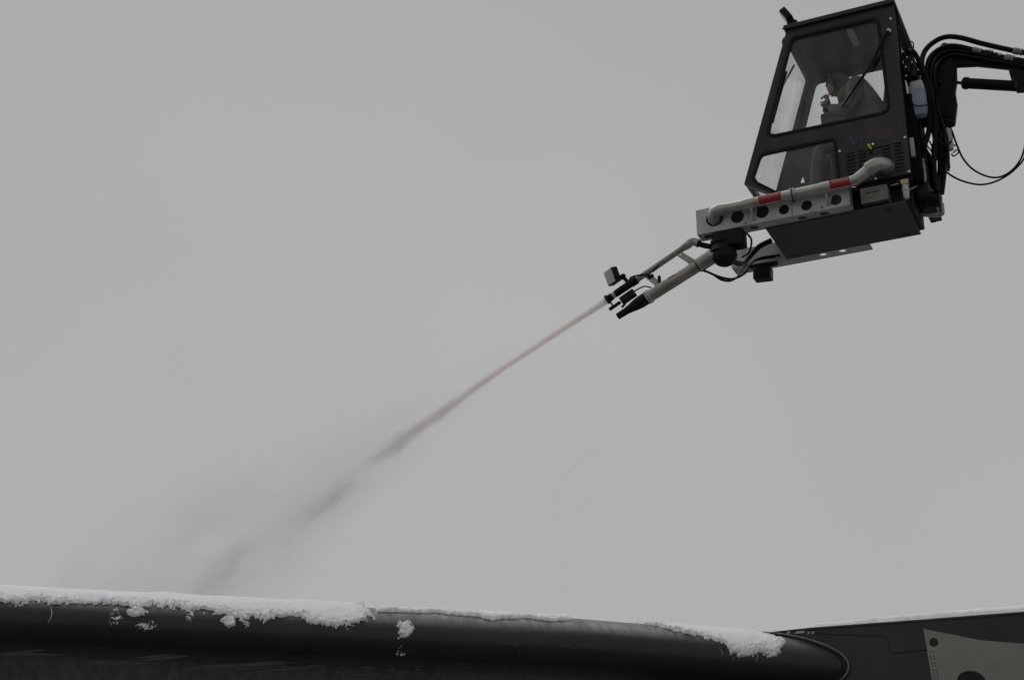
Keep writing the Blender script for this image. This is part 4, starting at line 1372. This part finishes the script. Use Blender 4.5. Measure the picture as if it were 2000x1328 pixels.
def skin_mesh(verts, edges, radii, root, sub=2):
    me = bpy.data.meshes.new('tmp_body')
    me.from_pydata([tuple(per.L(v)) for v in verts], edges, [])
    o = bpy.data.objects.new('tmp_body', me)
    COL.objects.link(o)
    md = o.modifiers.new('skin', 'SKIN')
    sv = me.skin_vertices[0].data
    for i, r in enumerate(radii):
        sv[i].radius = (r, r) if not isinstance(r, tuple) else r
        sv[i].use_root = (i == root)
    ms = o.modifiers.new('sub', 'SUBSURF')
    ms.levels = sub
    ms.render_levels = sub
    dg = bpy.context.evaluated_depsgraph_get()
    ev = o.evaluated_get(dg)
    m2 = ev.to_mesh()
    vs = [tuple(v.co) for v in m2.vertices]
    fs = [tuple(p.vertices) for p in m2.polygons]
    ev.to_mesh_clear()
    bpy.data.objects.remove(o)
    bpy.data.meshes.remove(me)
    return vs, fs


PYc = .50
bv = [(.40, PYc, .70), (.38, PYc, .88), (.40, PYc, 1.04), (.44, PYc, 1.19), (.52, PYc, 1.30), (.575, PYc, 1.345), (.625, PYc, 1.365),
      (.47, PYc - .17, 1.25), (.52, PYc - .25, .99), (.68, PYc - .15, 1.03), (.765, PYc - .08, 1.13),
      (.47, PYc + .17, 1.25), (.55, PYc + .25, 1.10), (.68, PYc + .20, 1.16), (.76, PYc + .12, 1.20),
      (.46, PYc - .10, .68), (.90, PYc - .13, .66), (.98, PYc - .13, .24), (1.00, PYc - .13, .07), (1.14, PYc - .14, .05),
      (.46, PYc + .10, .68), (.92, PYc + .13, .66), (1.02, PYc + .13, .24), (1.04, PYc + .13, .07), (1.18, PYc + .14, .05)]
be = [(0, 1), (1, 2), (2, 3), (3, 4), (4, 5), (5, 6), (3, 7), (7, 8), (8, 9), (9, 10), (3, 11), (11, 12), (12, 13), (13, 14),
      (0, 15), (15, 16), (16, 17), (17, 18), (18, 19), (0, 20), (20, 21), (21, 22), (22, 23), (23, 24)]
br = [.165, .175, .19, .18, .12, .075, .06, .115, .085, .070, .042, .115, .085, .075, .045, .10, .078, .056, .045, .04, .10, .078, .056, .045, .04]
vs, fs = skin_mesh(bv, be, br, 0)
pb_ = MB()
z_tr = per.L((0, 0, .82)).z
mi = [1 if sum(vs[i][2] for i in f) / len(f) < z_tr else 0 for f in fs]


def inv_local(v):
    q = Vector(v) + per.base
    return (-q.x, q.y, q.z)


pb_.v = [inv_local(v) for v in vs]
pb_.f = [tuple(f) for f in fs]
pb_.mi = mi
# head: skull, jaw, nose, brow, lips, ears in the same mesh, bowed forward
hr = Matrix.Rotation(R(32), 3, 'Y')
hc = Vector((.695, PYc, 1.400))


def hp(f, d, z):
    return tuple(hc + hr @ Vector((f, d, z)))


n0 = 20
hv, hf = [], []
rows_ = 16
for i in range(rows_ + 1):
    ph = math.pi * i / rows_
    zz = math.cos(ph)
    for k in range(n0):
        th = 2 * math.pi * k / n0
        cx, cy_ = math.cos(th), math.sin(th)
        rf = .098 if cx > 0 else .098
        f = rf * math.sin(ph) * cx
        d = .076 * math.sin(ph) * cy_
        z = .118 * zz
        if zz < 0:                      # jaw narrows and comes forward
            d *= 1 - .30 * (-zz)
            f = f * (1 - .12 * -zz) + .022 * -zz
        if cx > .85:                    # face plane: eye hollows, nose, mouth
            if .0 < zz < .28 and abs(cy_) > .15:
                f -= .010
            if -.30 < zz < .12 and abs(cy_) < .16:
                f += .020 * (1 - abs(zz + .15) / .45)
            if -.62 < zz < -.45 and abs(cy_) < .3:
                f += .006
            if .28 < zz < .42:
                f += .004
        hv.append(hp(f, d, z))
for i in range(rows_):
    for k in range(n0):
        a, b = i * n0 + k, i * n0 + (k + 1) % n0
        hf.append((a, b, b + n0, a + n0))
pb_.add(hv, hf, 2)
for sg in (-1, 1):
    pb_.ellipsoid(hp(-.005, sg * .078, -.01), (.022, .010, .034), 8, 6, hr, 2)
body_o = per.build('body', pb_, [M['jacket'], M['trousers'], M['skin']], smooth=60)
# hood and hair
hm = MB()
hv, hf = [], []
for i in range(12):
    ph = math.pi * i / 11
    for k in range(n0):
        th = 2 * math.pi * k / n0
        f, d, z = .118 * math.sin(ph) * math.cos(th) - .028, .094 * math.sin(ph) * math.sin(th), .135 * math.cos(ph) + .004
        hv.append(hp(min(f, .052 + .01 * math.sin(3 * th)), d, z))
for i in range(11):
    for k in range(n0):
        a, b = i * n0 + k, i * n0 + (k + 1) % n0
        hf.append((a, b, b + n0, a + n0))
hm.add(hv, hf)
per.build('hood', hm, M['hood'], smooth=60)
hh = MB()
for k in range(9):
    a = -1.1 + 2.2 * k / 8
    hh.ellipsoid(hp(.066 - .02 * abs(a), .055 * math.sin(a), .078), (.020, .016, .014), 6, 5, hr)
per.build('hair', hh, M['hair'])
for sg in (-1, 1):
    per.build('eye', MB().ellipsoid(hp(.083, sg * .030, .016), (.010, .012, .009), 8, 6, hr), M['white'], body_o)
per.build('jacket_collar', MB().ring_tube(catmull([(.55, PYc - .10, 1.30), (.62, PYc - .06, 1.31), (.645, PYc, 1.31), (.62, PYc + .06, 1.31), (.55, PYc + .10, 1.30), (.46, PYc + .06, 1.37), (.44, PYc, 1.385), (.46, PYc - .06, 1.37), (.53, PYc - .10, 1.32)], 5), .036, 8).ellipsoid((.60, PYc, 1.235), (.10, .15, .11)), M['jacket'])


hs_ = per.build('headset', MB().lathe(hp(-.01, -.098, -.005), hp(-.01, -.070, -.005), [(0, .026), (.006, .036), (.022, .038), (.028, .03)], 16), M['black'])
per.build('headset_band', MB().ring_tube(catmull([hp(-.01, -.085, .02), hp(-.012, -.088, .09), hp(-.012, -.04, .145), hp(-.012, .04, .145), hp(-.012, .088, .09), hp(-.01, .085, .0)], 5), .010, 8), M['black'], hs_)
per.build('microphone', MB().ring_tube(catmull([hp(.02, -.085, -.03), hp(.07, -.07, -.07), hp(.11, -.03, -.075)], 5), [.005] * 8 + [.010] * 3, 8), M['black'], hs_)


def hand(name, c, fwd, side, gm):
    """palm with four curled fingers and a thumb; fwd: finger direction, side: towards the thumb"""
    c, fwd, side = Vector(c), Vector(fwd).normalized(), Vector(side).normalized()
    nrm = fwd.cross(side).normalized()
    o = MB()
    rot = Matrix((fwd, side, nrm)).transposed()
    o.ellipsoid(tuple(c), (.050, .042, .020), 12, 8, rot)
    for k, (off, ln) in enumerate(((.030, .072), (.010, .080), (-.010, .074), (-.029, .058))):
        r0 = c + fwd * .035 + side * off
        p1 = r0 + fwd * ln * .42 + nrm * .006
        p2 = p1 + fwd * ln * .22 + nrm * ln * .28
        p3 = p2 - fwd * ln * .10 + nrm * ln * .28
        o.ring_tube(catmull([tuple(r0), tuple(p1), tuple(p2), tuple(p3)], 4), [.0095] * 5 + [.009] * 4 + [.0078] * 4, 8)
    t0 = c - fwd * .015 + side * .034
    o.ring_tube(catmull([tuple(t0), tuple(t0 + side * .026 + fwd * .022 + nrm * .010), tuple(t0 + side * .028 + fwd * .046 + nrm * .028), tuple(t0 + side * .018 + fwd * .060 + nrm * .042)], 4), [.012] * 5 + [.010] * 8, 8)
    return per.build(name, o, gm, smooth=60)


hand('glove', (.790, PYc - .085, 1.205), (.35, .80, .1), (.1, -.1, 1), M['glove'])
hand('glove', (.785, PYc + .10, 1.21), (.8, -.3, .05), (.0, -.9, .2), M['glove'])

# ------------------------------------------------------------------ jet of de-icing fluid
TIPW = CO + Matrix.Rotation(CROT, 3, 'Z') @ Vector((-tip.x, tip.y, tip.z))
jet = Thing('spray_jet', 'pinkish jet of de-icing fluid from the nozzle, breaking into mist above the wing', 'spray', CO, CROT, tuple(tip), True)


def jet_z(d):
    return -(.455 * d + .019 * d * d)


def jet_mat(name, rad, dens, col, nscale, nlo, nhi, L, aniso=0.2, rate=0.25, mist=False):
    """rad / dens: lists of (d, value) along the jet"""
    m, t, o = node_mat(name)
    N = t.nodes.new
    lk = t.links.new

    def math_(op, a, b=None, c=None):
        n = N('ShaderNodeMath')
        n.operation = op
        for i, q in enumerate((a, b, c)):
            if q is None:
                continue
            if isinstance(q, (int, float)):
                n.inputs[i].default_value = q
            else:
                lk(q, n.inputs[i])
        return n.outputs[0]
    tc = N('ShaderNodeTexCoord')
    sx = N('ShaderNodeSeparateXYZ')
    lk(tc.outputs['Object'], sx.inputs[0])
    d = math_('MULTIPLY', sx.outputs[0], -1.0)
    zc = math_('MULTIPLY', math_('MULTIPLY_ADD', d, .019, .455), d)
    dz = math_('MULTIPLY', math_('ADD', sx.outputs[2], zc), .89)
    # slow wobble grows along the jet
    nw = N('ShaderNodeTexNoise')
    nw.inputs['Scale'].default_value = 1.6
    nw.inputs['Detail'].default_value = 2
    lk(tc.outputs['Object'], nw.inputs['Vector'])
    wob = math_('MULTIPLY', math_('SUBTRACT', nw.outputs['Fac'], .5), math_('MULTIPLY', math_('MULTIPLY', d, d), .022))
    dz = math_('ADD', dz, wob)
    if mist:                                        # mist drifts up and away from the jet
        dz = math_('SUBTRACT', dz, math_('MULTIPLY', math_('MULTIPLY', d, d), .009))
    r = math_('SQRT', math_('ADD', math_('MULTIPLY', dz, dz), math_('MULTIPLY', sx.outputs[1], sx.outputs[1])))
    tt = math_('DIVIDE', d, L)

    def curve(pts):
        mx_ = max(v for _, v in pts)
        cr = N('ShaderNodeValToRGB')
        el = cr.color_ramp.elements
        while len(el) < len(pts):
            el.new(0.5)
        for e, (p, v) in zip(el, pts):
            e.position = p / L
            e.color = (v / mx_,) * 3 + (1,)
        lk(tt, cr.inputs['Fac'])
        return math_('MULTIPLY', cr.outputs['Color'], mx_)
    Rr = curve(rad)
    if not mist:                                    # ragged edge
        ne_ = N('ShaderNodeTexNoise')
        ne_.inputs['Scale'].default_value = 9.0
        ne_.inputs['Detail'].default_value = 4
        ne_.inputs['Roughness'].default_value = .65
        me_ = N('ShaderNodeMapping')
        me_.inputs['Rotation'].default_value = (0, R(34), 0)
        lk(tc.outputs['Object'], me_.inputs['Vector'])
        me2 = N('ShaderNodeMapping')
        me2.inputs['Scale'].default_value = (.30, 1, 1)
        lk(me_.outputs[0], me2.inputs['Vector'])
        lk(me2.outputs[0], ne_.inputs['Vector'])
        rg = N('ShaderNodeMapRange')
        rg.inputs[1].default_value = .6
        rg.inputs[2].default_value = 2.6
        rg.inputs[4].default_value = 4.2
        lk(d, rg.inputs[0])
        Rr = math_('MULTIPLY', Rr, math_('MAXIMUM', math_('MULTIPLY_ADD', math_('SUBTRACT', ne_.outputs['Fac'], .47), rg.outputs[0], 1.0), .12))
    D = curve(dens)
    q = math_('DIVIDE', r, Rr)
    fall = N('ShaderNodeMapRange')
    fall.interpolation_type = 'SMOOTHSTEP'
    fall.inputs[1].default_value = 1.0
    fall.inputs[2].default_value = 0.15
    lk(q, fall.inputs[0])
    # torn, streaky structure drawn out along the jet
    mp = N('ShaderNodeMapping')
    mp.inputs['Rotation'].default_value = (0, R(31), 0)
    lk(tc.outputs['Object'], mp.inputs['Vector'])
    mp2 = N('ShaderNodeMapping')
    mp2.inputs['Scale'].default_value = (.30, 1, 1)
    lk(mp.outputs[0], mp2.inputs['Vector'])
    ns = N('ShaderNodeTexNoise')
    ns.inputs['Scale'].default_value = nscale
    ns.inputs['Detail'].default_value = 5
    ns.inputs['Roughness'].default_value = .66
    lk(mp2.outputs[0], ns.inputs['Vector'])
    nr = N('ShaderNodeMapRange')
    nr.interpolation_type = 'SMOOTHSTEP'
    nr.inputs[1].default_value = nlo
    nr.inputs[2].default_value = nhi
    lk(ns.outputs['Fac'], nr.inputs[0])
    if mist:
        brk = nr.outputs[0]
    else:
        # unbroken near the nozzle, torn further out
        bl_ = N('ShaderNodeMapRange')
        bl_.inputs[1].default_value = 1.3
        bl_.inputs[2].default_value = 3.0
        lk(d, bl_.inputs[0])
        inv = math_('SUBTRACT', 1.0, bl_.outputs[0])
        brk = math_('ADD', inv, math_('MULTIPLY', bl_.outputs[0], nr.outputs[0]))
    den = math_('MULTIPLY', math_('MULTIPLY', D, fall.outputs[0]), brk)
    pv = N('ShaderNodeVolumePrincipled')
    pv.inputs['Anisotropy'].default_value = aniso
    lk(den, pv.inputs['Density'])
    if isinstance(col, list):
        cr = N('ShaderNodeValToRGB')
        el = cr.color_ramp.elements
        while len(el) < len(col):
            el.new(.5)
        for e, (p, c_) in zip(el, col):
            e.position = p / L
            e.color = c_ + (1,)
        lk(tt, cr.inputs['Fac'])
        lk(cr.outputs['Color'], pv.inputs['Color'])
    else:
        pv.inputs['Color'].default_value = col + (1,)
    lk(pv.outputs[0], o.inputs['Volume'])
    m.cycles.volume_step_rate = rate
    return m


def jet_domain(d0, d1, rads, n=14, seg=16):
    P, rr = [], []
    for i in range(seg + 1):
        d = d0 + (d1 - d0) * i / seg
        P.append((tip.x + d, tip.y, tip.z + jet_z(d)))
        rr.append(float(np.interp(d, [q[0] for q in rads], [q[1] for q in rads])))
    return MB().ring_tube(P, rr, n)


LJ = 5.2
rad = [(0, .056), (.5, .048), (1.0, .042), (1.6, .055), (2.2, .085), (3.0, .14), (3.8, .21), (5.2, .28)]
den = [(0, 90), (.5, 60), (1.0, 38), (1.6, 27), (2.2, 13), (3.0, 7.0), (3.8, 3.4), (5.0, .9)]
colr = [(0, (.997, .985, .985)), (.45, (.985, .94, .94)), (1.0, (.92, .825, .82)), (1.7, (.85, .79, .785)), (2.3, (.82, .785, .79)), (5.0, (.80, .80, .82))]
jm_ = jet_mat('fluid_jet_volume', rad, den, colr, 3.6, .47, .62, LJ, aniso=.35, rate=.05)
jet.build('fluid_stream', jet_domain(0.0, 5.0, [(0, .060), (.5, .06), (1.0, .065), (1.6, .11), (2.2, .18), (3.0, .30), (3.8, .44), (5.2, .56)]), jm_, smooth=0)
mm_ = jet_mat('mist_volume', [(0, .05), (.6, .12), (1.6, .28), (2.6, .55), (3.8, .95), (5.2, 1.35)], [(0, .0), (.5, .7), (1.2, 1.0), (2.6, .85), (3.8, .8), (4.6, .75), (5.2, .5)], (.81, .81, .825), 2.4, .36, .68, 5.6, rate=.25, mist=True)
jet.build('drifting_mist', jet_domain(.2, 5.6, [(0, .08), (.6, .18), (1.6, .36), (2.6, .70), (3.8, 1.2), (5.6, 1.8)]), mm_, smooth=0)

# ------------------------------------------------------------------ drops dripping from the gun down towards the wing
dm = MB()
Vd = []
ico = [(0, 0, 1.7), (.9, 0, 0), (0, .9, 0), (-.9, 0, 0), (0, -.9, 0), (0, 0, -1.1)]
icf = [(0, 1, 2), (0, 2, 3), (0, 3, 4), (0, 4, 1), (5, 2, 1), (5, 3, 2), (5, 4, 3), (5, 1, 4)]
for k in range(70):
    h = random.random()
    z = 6.75 - 2.0 * h
    x = .80 - .30 * h + random.gauss(0, .09)
    y = 13.75 + random.gauss(0, .12)
    r = random.uniform(.0015, .0042)
    dm.add([(x + a * r - .7, y + b * r - 13.7, z + c * r - 5.8) for a, b, c in ico], icf)
dmat = mat('grey_drops', (.62, .58, .58), .15, 0, .1)
do = bpy.data.objects.new('falling_drops', to_mesh('falling_drops', dm.v, dm.f, dm.mi, dmat, 0, 60))
do.location = (.7, 13.7, 5.8)
COL.objects.link(do)
do['kind'] = 'stuff'
do['label'] = 'faint trail of drops falling below the spray gun'
do['category'] = 'drops'
